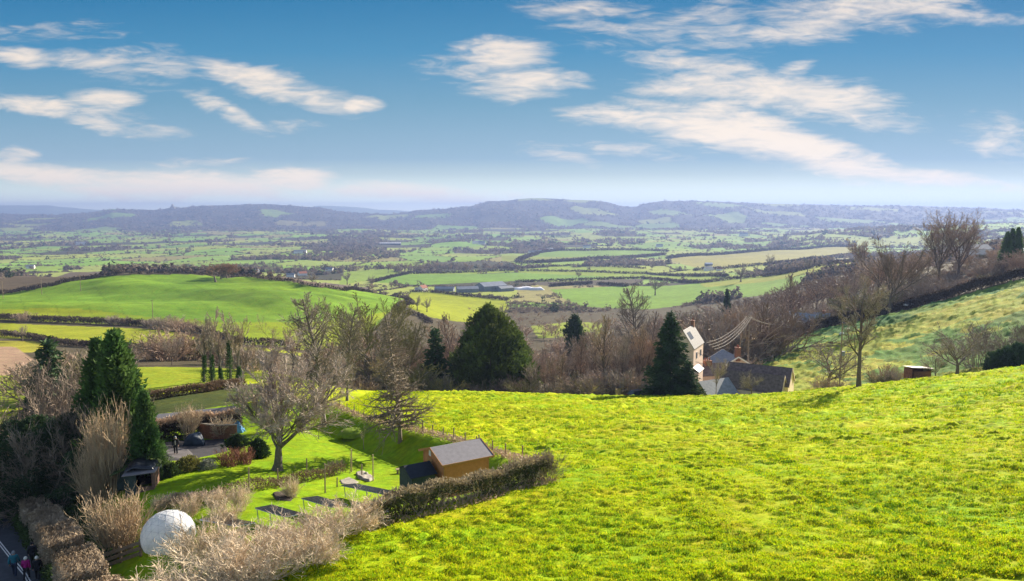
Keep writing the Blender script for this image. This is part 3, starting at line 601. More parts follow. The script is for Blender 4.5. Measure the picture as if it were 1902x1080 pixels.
for i, sd in enumerate((45, 49)):
    FAR_ = bare(sd, 10, .2, .3, (7, .4, 1, .6, 1.3, 'flat'), (6, .2, 1, .6, .55, 'round'), (6, .15, 1, .6, .6, 'round'), None, tw=.16, up=(.02, .1, .1, .1), side=4); FARP.append((np.concatenate([FAR_['trunk'][0], FAR_['crown'][0]]), np.concatenate([FAR_['trunk'][1], FAR_['crown'][1]+len(FAR_['trunk'][0])])))
for i, sd in enumerate((59, 61)):
    proto('pole%d' % i, bare(sd, 13, .16, .95, (26, .25, .98, .6, .27, 'dome'), (8, .2, 1, .6, .5, 'round'), (7, .15, 1, .55, .55, 'round'), None, tw=.07, K0=7, up=(.0, .15, .12, .1)), M_BARK2, M_TWIGP)
for i, sd in enumerate((67, 71, 73)):
    proto('thicket%d' % i, shrub(sd, 3.4, 4.4, 34, 9, 8, .055, .04, .95), M_TWIGP, (M_TWIGP, M_TWIG, M_TWIGG)[i])
proto('bush', shrub(79, 3.5, 3.6, 44, 11, 8, .032, .05, .75), M_TWIGB, M_TWIGB)
proto('tangle', shrub(83, 4.2, 4.5, 30, 12, 10, .030, -.01, 1.15), M_TWIGD, M_TWIGD)
proto('coppice', shrub(89, 3.2, 2.2, 120, 6, 4, .024, .16, .55), M_TWIGO, M_TWIGO)
proto('dogwood', shrub(91, 1.4, 1.6, 70, 4, 3, .02, .1, .5), M_TWIGR, M_TWIGR)
proto('spruce', conifer(97, 15, 3.9, 150, .42, 17, .22, base=.05), M_BARK2, M_EVER)
proto('fir_small', conifer(101, 6, 1.6, 90, .1, 14, .17, .12), M_BARK2, M_EVER)
proto('leylandii', evergreen(103, 10, 4.4, 3000, .20, [(0, .7), (.15, 1), (.45, .85), (.7, .6), (.85, .36), (.95, .14), (1, .03)], .52), M_BARK2, M_CYP)
proto('yew_big', evergreen(107, 15, 14, 6500, .30, [(0, .85), (.15, 1), (.45, .97), (.68, .78), (.84, .54), (.94, .28), (1, .05)], .5), M_BARK2, M_YEW)
proto('dark_bush', evergreen(109, 3.4, 4.4, 1500, .17, [(0, .7), (.2, 1), (.6, .9), (.85, .6), (1, .1)], .35, .1), M_BARK2, M_EVER)
proto('dark_mass', evergreen(111, 8, 8, 8500, .085, [(0, .7), (.2, 1), (.6, .9), (.85, .6), (1, .1)], .45, .05), M_BARK2, M_EVER)
proto('ivy_clump', evergreen(115, 3.4, 2.2, 2200, .075, [(0, .6), (.3, 1), (.7, .8), (1, .2)], .4, .04), M_BARK2, M_LEAFG)
proto('leafy_shrub', evergreen(113, 1.3, 1.7, 420, .10, [(0, .8), (.3, 1), (.7, .8), (1, .2)], .25, .04), M_BARK2, M_LEAFG)
proto('olive_mound', evergreen(127, 1.3, 2.4, 520, .10, [(0, .8), (.3, 1), (.7, .8), (1, .2)], .2, .04), M_BARK2, M_SHRUBY)
proto('silver_mound', evergreen(131, 1.2, 2.2, 420, .09, [(0, .8), (.3, 1), (.7, .8), (1, .2)], .25, .04), M_BARK2, M_SILVER)
proto('pine', evergreen(137, 11, 5, 900, .30, [(0, .0), (.35, .05), (.45, .6), (.6, .95), (.8, .8), (1, .15)], .6, .2), M_BARK2, M_EVER)

# ------------------------------------------------------------------ hedges
def path_pts(pts, step):
    P = np.array(pts, float); d = np.r_[0, np.cumsum(np.hypot(*np.diff(P, axis=0).T))]; q = np.arange(0, d[-1], step)
    return np.stack([np.interp(q, d, P[:, 0]), np.interp(q, d, P[:, 1])], 1), d[-1]
def hedge(name, label, pts, w, h, dens, size, mt, group=None, seed=1, cat='hedge', lift=0, twig=None, wave=.12, round_=.5, topm=None, stuff=None, gaps=0):
    rg = np.random.default_rng(seed); P = np.array(pts, float); d = np.r_[0, np.cumsum(np.hypot(*np.diff(P, axis=0).T))]; Ln = d[-1]; n = int(Ln*w*h*dens)+20
    q = rg.random(n)*Ln; x = np.interp(q, d, P[:, 0]); y = np.interp(q, d, P[:, 1]); i = np.clip(np.searchsorted(d, q)-1, 0, len(P)-2); t = np.diff(P, axis=0); t = t/np.hypot(*t.T)[:, None]; nx, ny = -t[i, 1], t[i, 0]
    hh = h*(1+wave*2*(fbm(q*.35, q*0+seed, seed, 3)-.5)*2)
    zf = rg.random(n)**.7; ww = w/2*(1+.3*(fbm(q*.5, zf*2, seed+3, 2)-.5))*np.sqrt(np.clip(1-(np.clip(zf-round_, 0, 1)/(1-round_))**2*.75, .05, 1)); o = (rg.random(n)*2-1); o = np.sign(o)*np.abs(o)**.6*ww
    x, y = x+nx*o, y+ny*o; z = H(x, y)+lift+zf*(hh-lift); C = np.stack([x, y, z], 1)
    if gaps:
        kp = (zf > .42) | (fbm(q*1.1, q*0+2, seed+9, 2) < .62-gaps) | (rg.random(n) < .06); C, nx, ny, o, ww, zf = C[kp], nx[kp], ny[kp], o[kp], ww[kp], zf[kp]
    out = norm(np.stack([nx*o, ny*o, ww*.6+0*o], 1)); V, Fv = leaves(rg, C, size, out, 1.7, 2)
    mats = [mt]; faces = [Fv]; fm = np.zeros(len(Fv)); Vs = [V]
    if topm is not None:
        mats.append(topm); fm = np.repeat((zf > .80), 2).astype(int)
    if twig:
        m, cnt, ln, tw = twig; k = int(Ln*cnt); q = rg.random(k)*Ln; x = np.interp(q, d, P[:, 0]); y = np.interp(q, d, P[:, 1]); i = np.clip(np.searchsorted(d, q)-1, 0, len(P)-2); o = rg.normal(0, w*.26, k)
        x += -t[i, 1]*o; y += t[i, 0]*o; P0 = np.stack([x, y, H(x, y)+rg.random(k)*h*.35], 1); D = norm(np.stack([rg.normal(0, .4, k), rg.normal(0, .4, k), np.ones(k)], 1))
        p, r = grow(rg, P0, D, h*ln*rg.uniform(.5, 1.1, k), np.full(k, tw), 4, .05, .14); Vr, Fr = ribbon(rg, p, tw*1.5, tw*.5)
        p2, D2, L2, R2 = kids(rg, p, r, h*ln*np.ones(k)*.5, 6, .3, 1, .55, .2, .5); p2, r2 = grow(rg, p2, D2, L2, R2, 2, .05, .15); V2, F2 = ribbon(rg, p2, tw, tw*.4)
        mats.append(m); mi = len(mats)-1; b = len(V); faces += [np.concatenate([Fr+b, F2+b+len(Vr)])]; Vs += [Vr, V2]; fm = np.r_[fm, np.full(len(Fr)+len(F2), mi)]
    o = link(name, mesh_np(name, np.concatenate(Vs), faces, mats, fm=fm)); tag(o, label, cat, group, stuff); return o
# ------------------------------------------------------------------ foreground garden plants
plant_px('oak', 'bare_tree', 'spreading bare tree with forked trunk on the garden lawn', 'tree', 515, 622, 874, rz=.6, wide=.97)
plant_px('larch', 'larch_tree', 'leafless larch with level branches on the grassy bank above the cabin', 'tree', 743, 585, 822, rz=1, wide=.85)
plant_px('alder', 'alder_tree', 'tall twin-topped bare tree at the end of the wire fence', 'tree', 602, 538, 790, rz=2, wide=1.05)
plant_px('alder', 'alder_tree', 'slimmer bare tree close behind the tall twin-topped tree', 'tree', 640, 560, y=98, rz=4.1, wide=.8)
plant_px('vase', 'broad_tree', 'broad fan-crowned bare tree with mossy limbs behind the lawn trees', 'tree', 684, 535, y=140, rz=1.2, wide=1.25)
plant_px('vase', 'bare_tree', 'low fan-shaped bare tree right of the broad fan-crowned one', 'tree', 745, 590, y=150, rz=2.2)
for i, (u, vt, yy, lb, iv) in enumerate([
    (372, 590, 112, 'leftmost of the ivy-clad bare trees beside the small meadow', .55), (388, 570, 110, 'second ivy-clad tree from the left beside the small meadow', .5),
    (405, 600, 113, 'thin bare tree in the middle of the ivy-clad group', .35), (421, 572, 111, 'tall bare tree in the ivy-clad group with ivy high on its stem', .75), (437, 585, 114, 'rightmost tree of the ivy-clad group by the small meadow', .3)]):
    t = plant_px('ivy_ash', 'ivy_clad_tree', lb, 'tree', u, vt, y=yy, rz=i*1.7, group='ivy-clad trees beside the small meadow', wide=.7)
    rg = np.random.default_rng(200+i); n = 700; z = rg.random(n)**.8*iv*10; an = rg.random(n)*6.28; r = (.25+.8*rg.random(n)*(1-z/(iv*11)))*(.45+1.1*fbm(z*.9+i*7, an*.6, i, 2))
    V, Fv = leaves(rg, np.stack([np.cos(an)*r+z*.08, np.sin(an)*r, z], 1), .16, None, 1.3, 3)
    link('ivy', mesh_np('ivy', V, [Fv], M_IVY), t)
plant_px('crooked', 'bare_tree', 'slender bare tree alone right of the ivy-clad group', 'tree', 500, 582, y=150, rz=.8, wide=.8)
plant_px('mid1', 'bare_tree', 'bushy bare tree between the slender one and the twin-topped tree', 'tree', 540, 588, y=150, rz=2, wide=1.0)
plant_px('leylandii', 'cypress', 'tall green cypress with ragged top left of the small meadow', 'conifer', 208, 618, y=60, rz=.5, wide=.95)
plant_px('leylandii', 'cypress', 'darker cypress leaning against the tall one on its left', 'conifer', 176, 634, y=62, rz=2.5, wide=.85)
plant_px('leylandii', 'cypress', 'lower bright green cypress beside the yard and shelter', 'conifer', 256, 728, y=57.0, rz=4, wide=.8)
plant_px('fir_small', 'fir_tree', 'dark pointed fir rising behind the tangled trees at left', 'conifer', 82, 632, y=95, wide=1.3)
for u, vt, yy, k, lb, w in [
    (15, 735, 66, 'tangle', 'tall grey tangled tree at the far left edge behind the lane', .8), (85, 676, 68, 'tangle', 'grey tangled tree below the dark pointed fir', .75),
    (128, 690, 66, 'tangle', 'grey tangled tree just left of the cypresses', .7), (100, 765, 60, 'tangle', 'brown twiggy tree in front of the tangled group', .8),
    (40, 785, 60, 'tangle', 'pale twiggy tree above the lane hedge', .8), (140, 760, 59, 'tangle', 'dark twiggy tree against the foot of the cypress', .5)]:
    plant_px(k, 'tangled_tree', lb, 'tree', u, vt, y=yy, wide=w, group='tangled trees beside the lane')
for u, vt, yy, lb in [(52, 772, 61, 'large dark evergreen shrub under the tangled trees'), (110, 768, 60, 'dark evergreen shrub beside the tawny shoots'), (5, 782, 63, 'dark evergreen shrub at the far left edge'), (150, 820, 57.5, 'dark evergreen shrub behind the stepped hedge')]:
    plant_px('dark_mass', 'evergreen_shrub', lb, 'shrub', u, vt, y=yy, group='evergreen shrubs under the tangled trees')
plant_px('coppice', 'coppiced_willow', 'tawny upright shoots in front of the cypress foot', 'shrub', 182, 765, y=56, wide=.7)
plant_px('coppice', 'coppiced_willow', 'thin tawny shoots left of the dark shelter', 'shrub', 150, 830, y=55, wide=.6)
plant_px('coppice', 'coppiced_willow', 'pale golden coppiced bush left of the white dome', 'shrub', 222, 922, 1030, wide=1.15)
plant_px('tangle', 'ivy_bush', 'pale bare bush with ivy beside the lane at left', 'shrub', 28, 822, y=62, wide=.9)
plant_px('ivy_clump', 'ivy_clump', 'light green ivy clump at the top of the stepped hedge', 'shrub', 48, 885, y=58, wide=.8)
for u, v, k, lb, vt, w in [
    (350, 873, 'olive_mound', 'rounded olive shrub along the edge of the lawn', 848, 1.0), (317, 884, 'leafy_shrub', 'small glossy green shrub at the lawn corner', 860, 1.0), (283, 868, 'silver_mound', 'silvery mound below the paved yard', 838, 1.0),
    (293, 893, 'dark_bush', 'small dark bush beside the open shelter', 865, .5), (425, 866, 'dogwood', 'red-stemmed dogwood clump at the back of the lawn', 832, 1.5), (455, 862, 'dogwood', 'red-stemmed dogwood nearest the lawn tree', 830, 1.3),
    (440, 850, 'pine', 'low spreading conifer over the red stems', 806, 1.9), (385, 872, 'silver_mound', 'grey shrub between olive shrub and red stems', 852, .8), (480, 850, 'dark_bush', 'dark bush behind the lawn tree', 815, .8)]:
    plant_px(k, 'garden_shrub', lb, 'shrub', u, vt, v, wide=w)
plant_px('bush', 'bare_bush', 'pale twiggy bush just in front of the dome on its right', 'shrub', 362, 968, 1052, wide=1.3)
# bushes of the unclipped hedge in the foreground
for i, (x, y, h, w, lb) in enumerate([(-8.6, 36.2, 2.0, 1.0, 'pale twiggy bush where the clipped hedge ends'), (-10.2, 33.8, 2.0, 1.05, 'pale bare bush below the solar panels'), (-12.6, 32.3, 2.5, 1.0, 'pale bare bush in front of the white dome'),
    (-11.6, 30.6, 2.4, 1.0, 'pale bare bush at the lower edge of the picture'), (-15.2, 32.2, 2.4, 1.0, 'pale bare bush left of the dome front'), (-14.3, 29.3, 2.9, 1.1, 'dense pale bush at the bottom left corner of the garden'), (-17.5, 30.6, 2.6, 1.0, 'straw-coloured bush beside the timber rails'),
    (-9.3, 31.8, 1.9, .9, 'thin twiggy bush against the open field'), (-12.0, 35.4, 1.5, .9, 'tall stalky bush between dome and panels'), (-19.8, 33.0, 2.2, 1.0, 'low straw bush beside the lower hedge end'), (-16.0, 30.0, 2.7, 1.0, 'pale bush filling the bottom edge left of the open field'), (-13.8, 31.6, 2.4, 1.0, 'pale bush between the dome and the bottom edge')]):
    plant('bush', 'bare_bush', lb, 'shrub', (x, y, Hs(x, y)), h, w*1.55, rz=i*.9, group='pale bare bushes of the foreground hedge')
for i, (u, v, vt, lb) in enumerate([(350, 962, 915, 'pale stalks behind the white dome'), (400, 955, 905, 'tall pale stalks left of the dark bed'), (445, 950, 900, 'clump of pale stalks in the middle of the plot'), (300, 950, 918, 'pale stalks at the top left of the dome'), (545, 925, 885, 'thin stalks beside the dark seed bed'), (420, 985, 925, 'pale stalks above the right of the dome')]):
    plant_px('bush', 'dry_stalks', lb, 'shrub', u, vt, v, wide=.8, rz=i*1.1, group='dry pale stalks in the vegetable plot')

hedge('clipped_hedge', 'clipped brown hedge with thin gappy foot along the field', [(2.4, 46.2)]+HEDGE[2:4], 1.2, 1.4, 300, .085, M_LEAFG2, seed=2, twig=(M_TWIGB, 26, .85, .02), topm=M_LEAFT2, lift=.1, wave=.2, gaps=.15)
hedge('hedge_foot_grass', 'long dead grass along the foot of the clipped hedge', [(p[0]+.15, p[1]-.15) for p in [(2.4, 46.2)]+HEDGE[2:4]], 1.7, .13, 420, .09, M_LEAFT, seed=6, cat='long grass')
plant('tangle', 'hedge_end_bush', 'grey rounded bush at the field end of the clipped hedge', 'shrub', (2.3, 46.0, Hs(2.3, 46.0)), 2.3, .8)
plant('bush', 'hedge_end_bush', 'smaller twiggy bush just inside the hedge corner', 'shrub', (1.0, 46.2, Hs(1.0, 46.2)), 1.8, .8)
# stepped hedge beside the lane : four blocks of different height make one hedge
def stepped():
    rg = np.random.default_rng(5); Vs = []; Fs = []; o = 0
    t = thing('stepped_hedge', 'tan stepped hedge clipped in blocks beside the lane', 'hedge')
    for i, (u, v, w, l, h) in enumerate([(70, 985, 2.0, 3.7, 2.2), (92, 1015, 2.1, 3.2, 2.35), (116, 1052, 2.3, 3.4, 2.45), (152, 1108, 2.4, 4.0, 2.35), (190, 1180, 2.5, 3.0, 2.4)]):
        p = G(u, v); n = 6500
        q = rg.random((n, 3))*2-1; k = rg.integers(0, 3, n); q[np.arange(n), k] = np.sign(q[np.arange(n), k])*rg.uniform(.72, 1, n); q = q/np.maximum(1, (np.abs(q)**9).sum(1)**(1/9))[:, None]
        q = q*(1+.10*(fbm(q[:, 0]*3+q[:, 2], q[:, 1]*3-q[:, 2], i, 3)-.5)[:, None]*2)
        a0, a1 = G(70, 985), G(152, 1108); an = math.atan2(a1.y-a0.y, a1.x-a0.x)-pi/2; q0 = q*A(w/2, l/2, h/2); C = np.stack([q0[:, 0]*cos(an)-q0[:, 1]*sin(an), q0[:, 0]*sin(an)+q0[:, 1]*cos(an), q0[:, 2]], 1)+A(p.x, p.y, p.z+h/2); V, Fv = leaves(rg, C, .07, q, 1.8, 3)
        link('block', mesh_np('hedge_block', V, [Fv], M_LEAFT3), t)
stepped()
hedge('lane_verge_hedge', 'dark ivy-covered bank between the lane and the stepped hedge', [tuple(G(u, v).xy) for u, v in [(15, 945), (48, 985), (68, 1015), (90, 1050), (120, 1100)]], 1.2, 1.0, 200, .12, M_LEAFG, seed=8, cat='bank')
hedge('garden_bank', 'dark green bank of ivy between stepped hedge and garden', [tuple(G(u, v).xy) for u, v in [(115, 945), (135, 985), (160, 1020), (190, 1060)]], 2.2, .8, 150, .14, M_LEAFG, seed=9, cat='bank')
hedge('yard_hedge', 'dark clipped hedge behind the yard with paler top painted as sunlit', [tuple(G(u, v).xy) for u, v in [(262, 822), (300, 818), (345, 812), (385, 808), (450, 800)]], 1.3, 2.5, 260, .11, M_LEAFD, seed=10, topm=M_LEAFT)  # raised and lengthened to shade the yard; sunlit top put into leaf colour
plant_px('bush', 'bare_bush', 'pale twisted bush on top of the yard hedge', 'shrub', 335, 750, y=76, wide=.55)
plant_px('bush', 'bare_bush', 'brown sprawling bush above the blue tarpaulin', 'shrub', 405, 772, y=77, wide=.8)
hedge('plot_hedge', 'thin twiggy hedge dividing lawn and vegetable plot', [tuple(G(u, v).xy) for u, v in [(400, 925), (450, 917), (500, 908), (545, 899), (590, 890), (640, 878)]], .7, .8, 170, .09, M_LEAFB, seed=11, twig=(M_TWIG, 12, 1.0, .014))
hedge('rough_grass_bed', 'rough tawny bed of long grass inside the plot', [tuple(G(u, v).xy) for u, v in [(300, 940), (360, 932), (410, 930)]], 1.6, .5, 220, .10, M_LEAFT, seed=12, cat='plant bed')
for i, (u, v, vt) in enumerate([(622, 876, 850), (632, 873, 848), (612, 878, 852)]):
    plant_px('apple', 'pollard_tree', ['little round-headed pollard in the row by the plot', 'rightmost little pollard in the row', 'leftmost little pollard in the row'][i], 'tree', u, vt, v, wide=.7, group='little pollards by the plot')
for u, v, vt, lb in [(638, 818, 790, 'young tree with pale stem guard on the shaded bank'), (676, 835, 788, 'forked sapling in the shade of the bank'), (592, 816, 775, 'young bare tree left of the little mound'), (548, 878, 862, 'tiny sapling right of the lawn tree'), (650, 880, 838, 'pale cut stump with shoots beside the plot'), (584, 862, 846, 'dark little bush tree at the edge of lawn')]:
    plant_px('sapling', 'sapling', lb, 'tree', u, vt, v)
# little mound on the bank
g = G(657, 806); n = 24
V = [];
for i in range(9):
    for j in range(n):
        r = 1.5*cos(i/8*pi/2); a = j/n*6.283; V.append((g.x+r*cos(a)*1.2, g.y+r*sin(a), g.z-.15+.75*sin(i/8*pi/2)+.08*vnoise(np.array([a*2.]), np.array([i*1.]))[0]))
Q = [(i*n+j, i*n+(j+1) % n, (i+1)*n+(j+1) % n, (i+1)*n+j) for i in range(8) for j in range(n)]
M_TURF = mat('turf', (.15, .22, .012), var=.3, scale=4, bump=.4)
tag(link('turf_mound', mesh_np('turf_mound', V, [np.array(Q)], M_TURF, smooth=True)), 'small turf mound on the bank under the fence', 'mound')

# ------------------------------------------------------------------ posts and wire fence
M_POST = mat('weathered_post', (.26, .19, .13), var=.3, scale=8, bump=.3)
M_POSTP = mat('pale_post', (.48, .36, .22), var=.25, scale=8)
M_WIRE = mat('fence_wire', (.22, .21, .2), rough=.5, metal=.6)
fp = [(615, 752), (631, 760), (645, 767), (658, 772), (676, 779), (696, 785), (722, 791), (745, 796), (765, 801), (785, 806), (804, 810), (824, 816), (843, 821), (864, 827), (885, 834), (890, 836), (915, 843), (939, 850), (970, 860), (1000, 870)]
pts = []
for i, (u, v) in enumerate(fp):
    p = G(u, v); h = 1.15 if i % 3 else 1.35;
    o = MB().bar((0, 0, -.2), (.02*sin(i*5), .03*cos(i*3), h), .065, 7, .055).build('fence_post', M_POST, None, p); pts.append(p+Vector((0, 0, h*.8)))
    tag(o, 'weathered wooden stake of the wire fence above the garden bank', 'fence post', 'stakes of the wire fence above the garden bank')
    if i in (0, 14, 17, 19): o['label'] = {0: 'first stake of the wire fence beside the tall bare tree', 14: 'doubled stake of the wire fence just behind the cabin roof', 17: 'stake of the wire fence right of the cabin', 19: 'last stake of the wire fence at the hedge corner'}[i]
w = MB()
for k in (0, .22, .45, .65):
    for a, b in zip(pts[:-1], pts[1:]): w.bar(a-Vector((0, 0, k)), b-Vector((0, 0, k)), .007, 3)
tag(w.build('fence_wires', M_WIRE), 'strands of wire strung between the stakes above the garden', 'wire')
hedge('fence_line_grass', 'tawny uncut grass along the wire fence', [tuple(G(u, v).xy) for u, v in fp], .9, .45, 120, .11, M_LEAFT, seed=14, cat='long grass')
for u, v, h, m, lb in [(463, 917, 2.0, M_POST, 'tall wooden post at the left end of the plot hedge'), (570, 888, 1.7, M_POST, 'wooden post in the plot hedge left of the pollards'), (604, 916, 2.3, M_POST, 'tall leaning post in the middle of the plot'), (653, 877, 2.1, M_POSTP, 'pale split post beside the heap of stones'), (693, 894, 2.3, M_POSTP, 'pale upright pole alone on the mown grass'), (516, 900, 1.3, M_POST, 'short post in the thin plot hedge'), (626, 905, .8, M_POST, 'short stake near the stone-edged bed'), (672, 888, 1.2, M_POST, 'thin stake behind the pale pole')]:
    p = G(u, v); tag(MB().bar((0, 0, -.2), (.03, 0, h), .06, 7, .05).build('garden_post', m, None, p), lb, 'post')
# timber rails
a = G(185, 1062); b = G(262, 1035); d = (b-a)
t = thing('timber_rails', 'weathered timber rail fence below the golden coppice bush', 'fence', a)
for k in (.25, .6, .95): MB().beam((0, 0, k), (d.x, d.y, d.z+k), .05, .2).build('rail', M_POST, t)
for f in (.02, .5, .98): MB().box(d.x*f-.07, d.y*f+.04, d.z*f-.3, d.x*f+.07, d.y*f+.16, d.z*f+1.15).build('post', M_POST, t)

# ------------------------------------------------------------------ orange cabin and small shed
M_ORANGE = mat('orange_boards', (.50, .20, .075), var=.12, scale=5, rough=.7)
M_ORANGED = mat('orange_trim', (.42, .19, .07), var=.1, scale=5, rough=.6)
M_FELT = mat('grey_roof_felt', (.185, .172, .18), var=.15, scale=4, rough=.62, bump=.1, spec=.35)
M_DGREEN = mat('dark_green_boards', (.045, .062, .055), var=.25, scale=5, rough=.7)
M_NAVY = mat('dark_felt', (.018, .024, .034), var=.3, scale=4, rough=.7)
M_DARK = mat('inner_shade_and_shoe', (.012, .011, .010), var=.2, rough=.8)
M_GLASS = mat('window_glass', (.04, .05, .06), var=.1, rough=.08, spec=.6)
M_WHITE = mat('white_paint', (.72, .70, .67), var=.08, scale=2, rough=.6)
def boards(o_w, L, y, z0, z1, face, mt, parent, n):  # horizontal cladding boards as a part proud of the wall
    pass
def cabin():
    yA = 47.6; aA = ray(825, 860)[0]; zE = zat(860, yA); ang = radians(31); base = Vector((aA*yA, yA, zE-2.15))
    t = thing('garden_cabin', 'orange timber cabin with grey felt roof beside the clipped hedge', 'cabin', base, ang)
    Lx, Ly, h, r = 3.4, 3.3, 2.15, .58       # x along the ridge, y across; A is the corner (0,0)
    b = MB()
    nb = 13
    for k in range(nb):                       # overlapping weatherboards
        z0, z1 = -.5 + k*(h+.5)/nb, -.5+(k+1)*(h+.5)/nb
        b.hexa([(-.02, -.02, z0), (Lx+.02, -.02, z0), (Lx+.02, Ly+.02, z0), (-.02, Ly+.02, z0)], [(0, 0, z1-.004), (Lx, 0, z1-.004), (Lx, Ly, z1-.004), (0, Ly, z1-.004)])
    b.hexa([(0, 0, h), (0, Ly/2, h+r), (0, Ly, h)], [(Lx, 0, h), (Lx, Ly/2, h+r), (Lx, Ly, h)])
    b.build('wall', M_ORANGE, t)
    ov = .28; s = r/(Ly/2)
    R = MB()
    R.slab([(-ov, -ov, h-ov*s+.05), (Lx+ov, -ov, h-ov*s+.05), (Lx+ov, Ly/2, h+r+.05), (-ov, Ly/2, h+r+.05)], .05)
    R.slab([(-ov, Ly/2, h+r+.05), (Lx+ov, Ly/2, h+r+.05), (Lx+ov, Ly+ov, h-ov*s+.05), (-ov, Ly+ov, h-ov*s+.05)], .05)
    rf = R.build('roof', M_FELT, t)
    f = MB()
    for x in (-ov-.02, Lx+ov+.02):
        f.beam((x, -ov-.02, h-ov*s), (x, Ly/2, h+r), .035, .16); f.beam((x, Ly/2, h+r), (x, Ly+ov, h-ov*s), .035, .16)
    f.beam((-ov, -ov-.03, h-ov*s), (Lx+ov, -ov-.03, h-ov*s), .03, .12)
    f.build('fascia', M_ORANGED, t)
    d = MB().box(-.05, Ly*.55, -.05, -.025, Ly*.55+.85, 1.85).build('door', M_ORANGED, t); MB().box(-.06, Ly*.55+.2, 1.0, -.053, Ly*.55+.65, 1.6).build('pane', M_GLASS, d)
    w = MB().box(-.05, Ly*.62, h-.15, -.026, Ly*.62+.32, h+.25).build('gable_lamp', M_WHITE, t)
    for x, y in ((0, 0), (Lx, 0), (0, Ly)): MB().box(x-.05, y-.05, -.5, x+.03, y+.03, h).build('corner_board', M_ORANGED, t)
    # small shed in front of the gable
    e1 = Vector((cos(ang), sin(ang), 0)); e2 = Vector((-sin(ang), cos(ang), 0))
    p = base-e1*2.15+e2*.45
    s2 = thing('small_shed', 'little dark green shed with felt roof in front of the orange cabin', 'shed', p-Vector((0, 0, .1)), ang)
    MB().hexa([(0, 0, -.5), (1.7, 0, -.5), (1.7, 2.2, -.5), (0, 2.2, -.5)], [(0, 0, 1.5), (1.7, 0, 1.5), (1.7, 2.2, 1.5), (0, 2.2, 1.5)]).hexa([(0, 0, 1.5), (0, 1.1, 1.95), (0, 2.2, 1.5)], [(1.7, 0, 1.5), (1.7, 1.1, 1.95), (1.7, 2.2, 1.5)]).build('wall', M_DGREEN, s2)
    MB().slab([(-.15, -.15, 1.48), (1.8, -.15, 1.48), (1.8, 1.1, 2.0), (-.15, 1.1, 2.0)], .04).slab([(-.15, 1.1, 2.0), (1.8, 1.1, 2.0), (1.8, 2.35, 1.48), (-.15, 2.35, 1.48)], .04).build('roof', M_NAVY, s2)
    MB().box(-.03, .7, -.1, -.008, 1.45, 1.4).build('door', M_DGREEN, s2)
cabin()

# ------------------------------------------------------------------ solar panels
M_RAIL = mat('blue_grey_rail', (.36, .42, .55), rough=.4, metal=.3, var=.1)
M_PANEL = mat('dark_panel', (.012, .014, .022), rough=.25, spec=.5, var=.1)
for i, (u0, v0, u1, v1, lb) in enumerate([(634, 901, 731, 921, 'largest solar panel rack left of the small green shed'), (560, 925, 616, 941, 'solar panel rack second from the cabin'), (474, 943, 530, 959, 'solar panel rack third from the cabin among stalks'), (372, 964, 438, 976, 'dark solar panel rack beside the white dome'), (655, 936, 676, 946, 'small solar panel rack half hidden by the hedge end')]):
    f = lambda x, y: H(x, y)+.95
    a = Vector((*hit(u0, v0, f), 0)); b = Vector((*hit(u1, v1, f), 0)); a.z = Hs(a.x, a.y)+.95; b.z = Hs(b.x, b.y)+.95
    L = (b-a).length; dx = (b-a).normalized(); bk = Vector((-dx.y, dx.x, 0)).normalized()
    t = thing('solar_panel', lb, 'solar panel', a-Vector((0, 0, .95)), 0, 'solar panel racks in the vegetable plot'); o = Vector((0, 0, .95)); back = bk*1.25+Vector((0, 0, -.22))
    MB().slab([o, o+dx*L, o+dx*L+back, o+back], .035).build('panel', M_PANEL, t)
    r = MB()
    for k in (0, .5, 1): r.beam(o+back*k-Vector((0, 0, .06)), o+dx*L+back*k-Vector((0, 0, .06)), .055, .05)
    for k in range(4): q = o+dx*L*k/3; r.beam(q-Vector((0, 0, .07)), q+back-Vector((0, 0, .07)), .04, .04)
    r.build('frame', M_RAIL, t)
    for k in range(3): q = o+dx*L*(.06+.44*k); MB().bar(q-Vector((0, 0, .08)), q-Vector((0, 0, 1.3))+bk*.12, .032, 6).build('leg', M_RAIL, t)
# beds
M_SOIL = mat('dark_soil', (.05, .038, .028), var=.4, scale=6, bump=.6)
M_STONE = mat('grey_stone', (.27, .24, .20), var=.4, scale=5, bump=.6)
def drape(name, poly_px, m, off=.05, step=.3, label=None, cat=None, kind=None, bump=.0):
    Pq = [hit(u, v) for u, v in poly_px]; xs = [p[0] for p in Pq]; ys = [p[1] for p in Pq]
    cx = sum(xs)/len(xs); cy = sum(ys)/len(ys); n = len(Pq); V = []; Q = []; R = 8
    rim = []
    for i in range(n):
        x0, y0 = Pq[i]; x1, y1 = Pq[(i+1) % n]; k = max(1, int(math.hypot(x1-x0, y1-y0)/step))
        rim += [(x0+(x1-x0)*j/k, y0+(y1-y0)*j/k) for j in range(k)]
    k = len(rim)
    for r in range(R+1):
        f = r/R
        for x, y in rim:
            X = cx+(x-cx)*max(f, .001); Y = cy+(y-cy)*max(f, .001); V.append((X, Y, Hs(X, Y)+(off+bump*float(vnoise(np.array([X*3]), np.array([Y*3]), 4)[0])*(1 if r < R else 0) if r < R else -.06)))
    for r in range(R):
        for j in range(k): Q.append((r*k+j, (r+1)*k+j, (r+1)*k+(j+1) % k, r*k+(j+1) % k))
    return tag(link(name, mesh_np(name, V, [np.array(Q)], m, smooth=True)), label, cat, None, kind)
drape('seed_bed', [(505, 918), (535, 910), (552, 920), (540, 932), (512, 930)], M_SOIL, .05, bump=.12, label='dark dug seed bed among dry stalks', cat='garden bed')
drape('stone_bed', [(630, 893), (648, 886), (668, 896), (655, 903), (634, 900)], M_STONE, .03, bump=.06, label='grey flat bed at the top of the large solar panel', cat='garden bed')
drape('stone_heap', [(660, 880), (678, 879), (696, 890), (686, 896), (666, 890)], M_STONE, .03, bump=.3, label='low heap of stones at the foot of the pale pole', cat='stone heap')
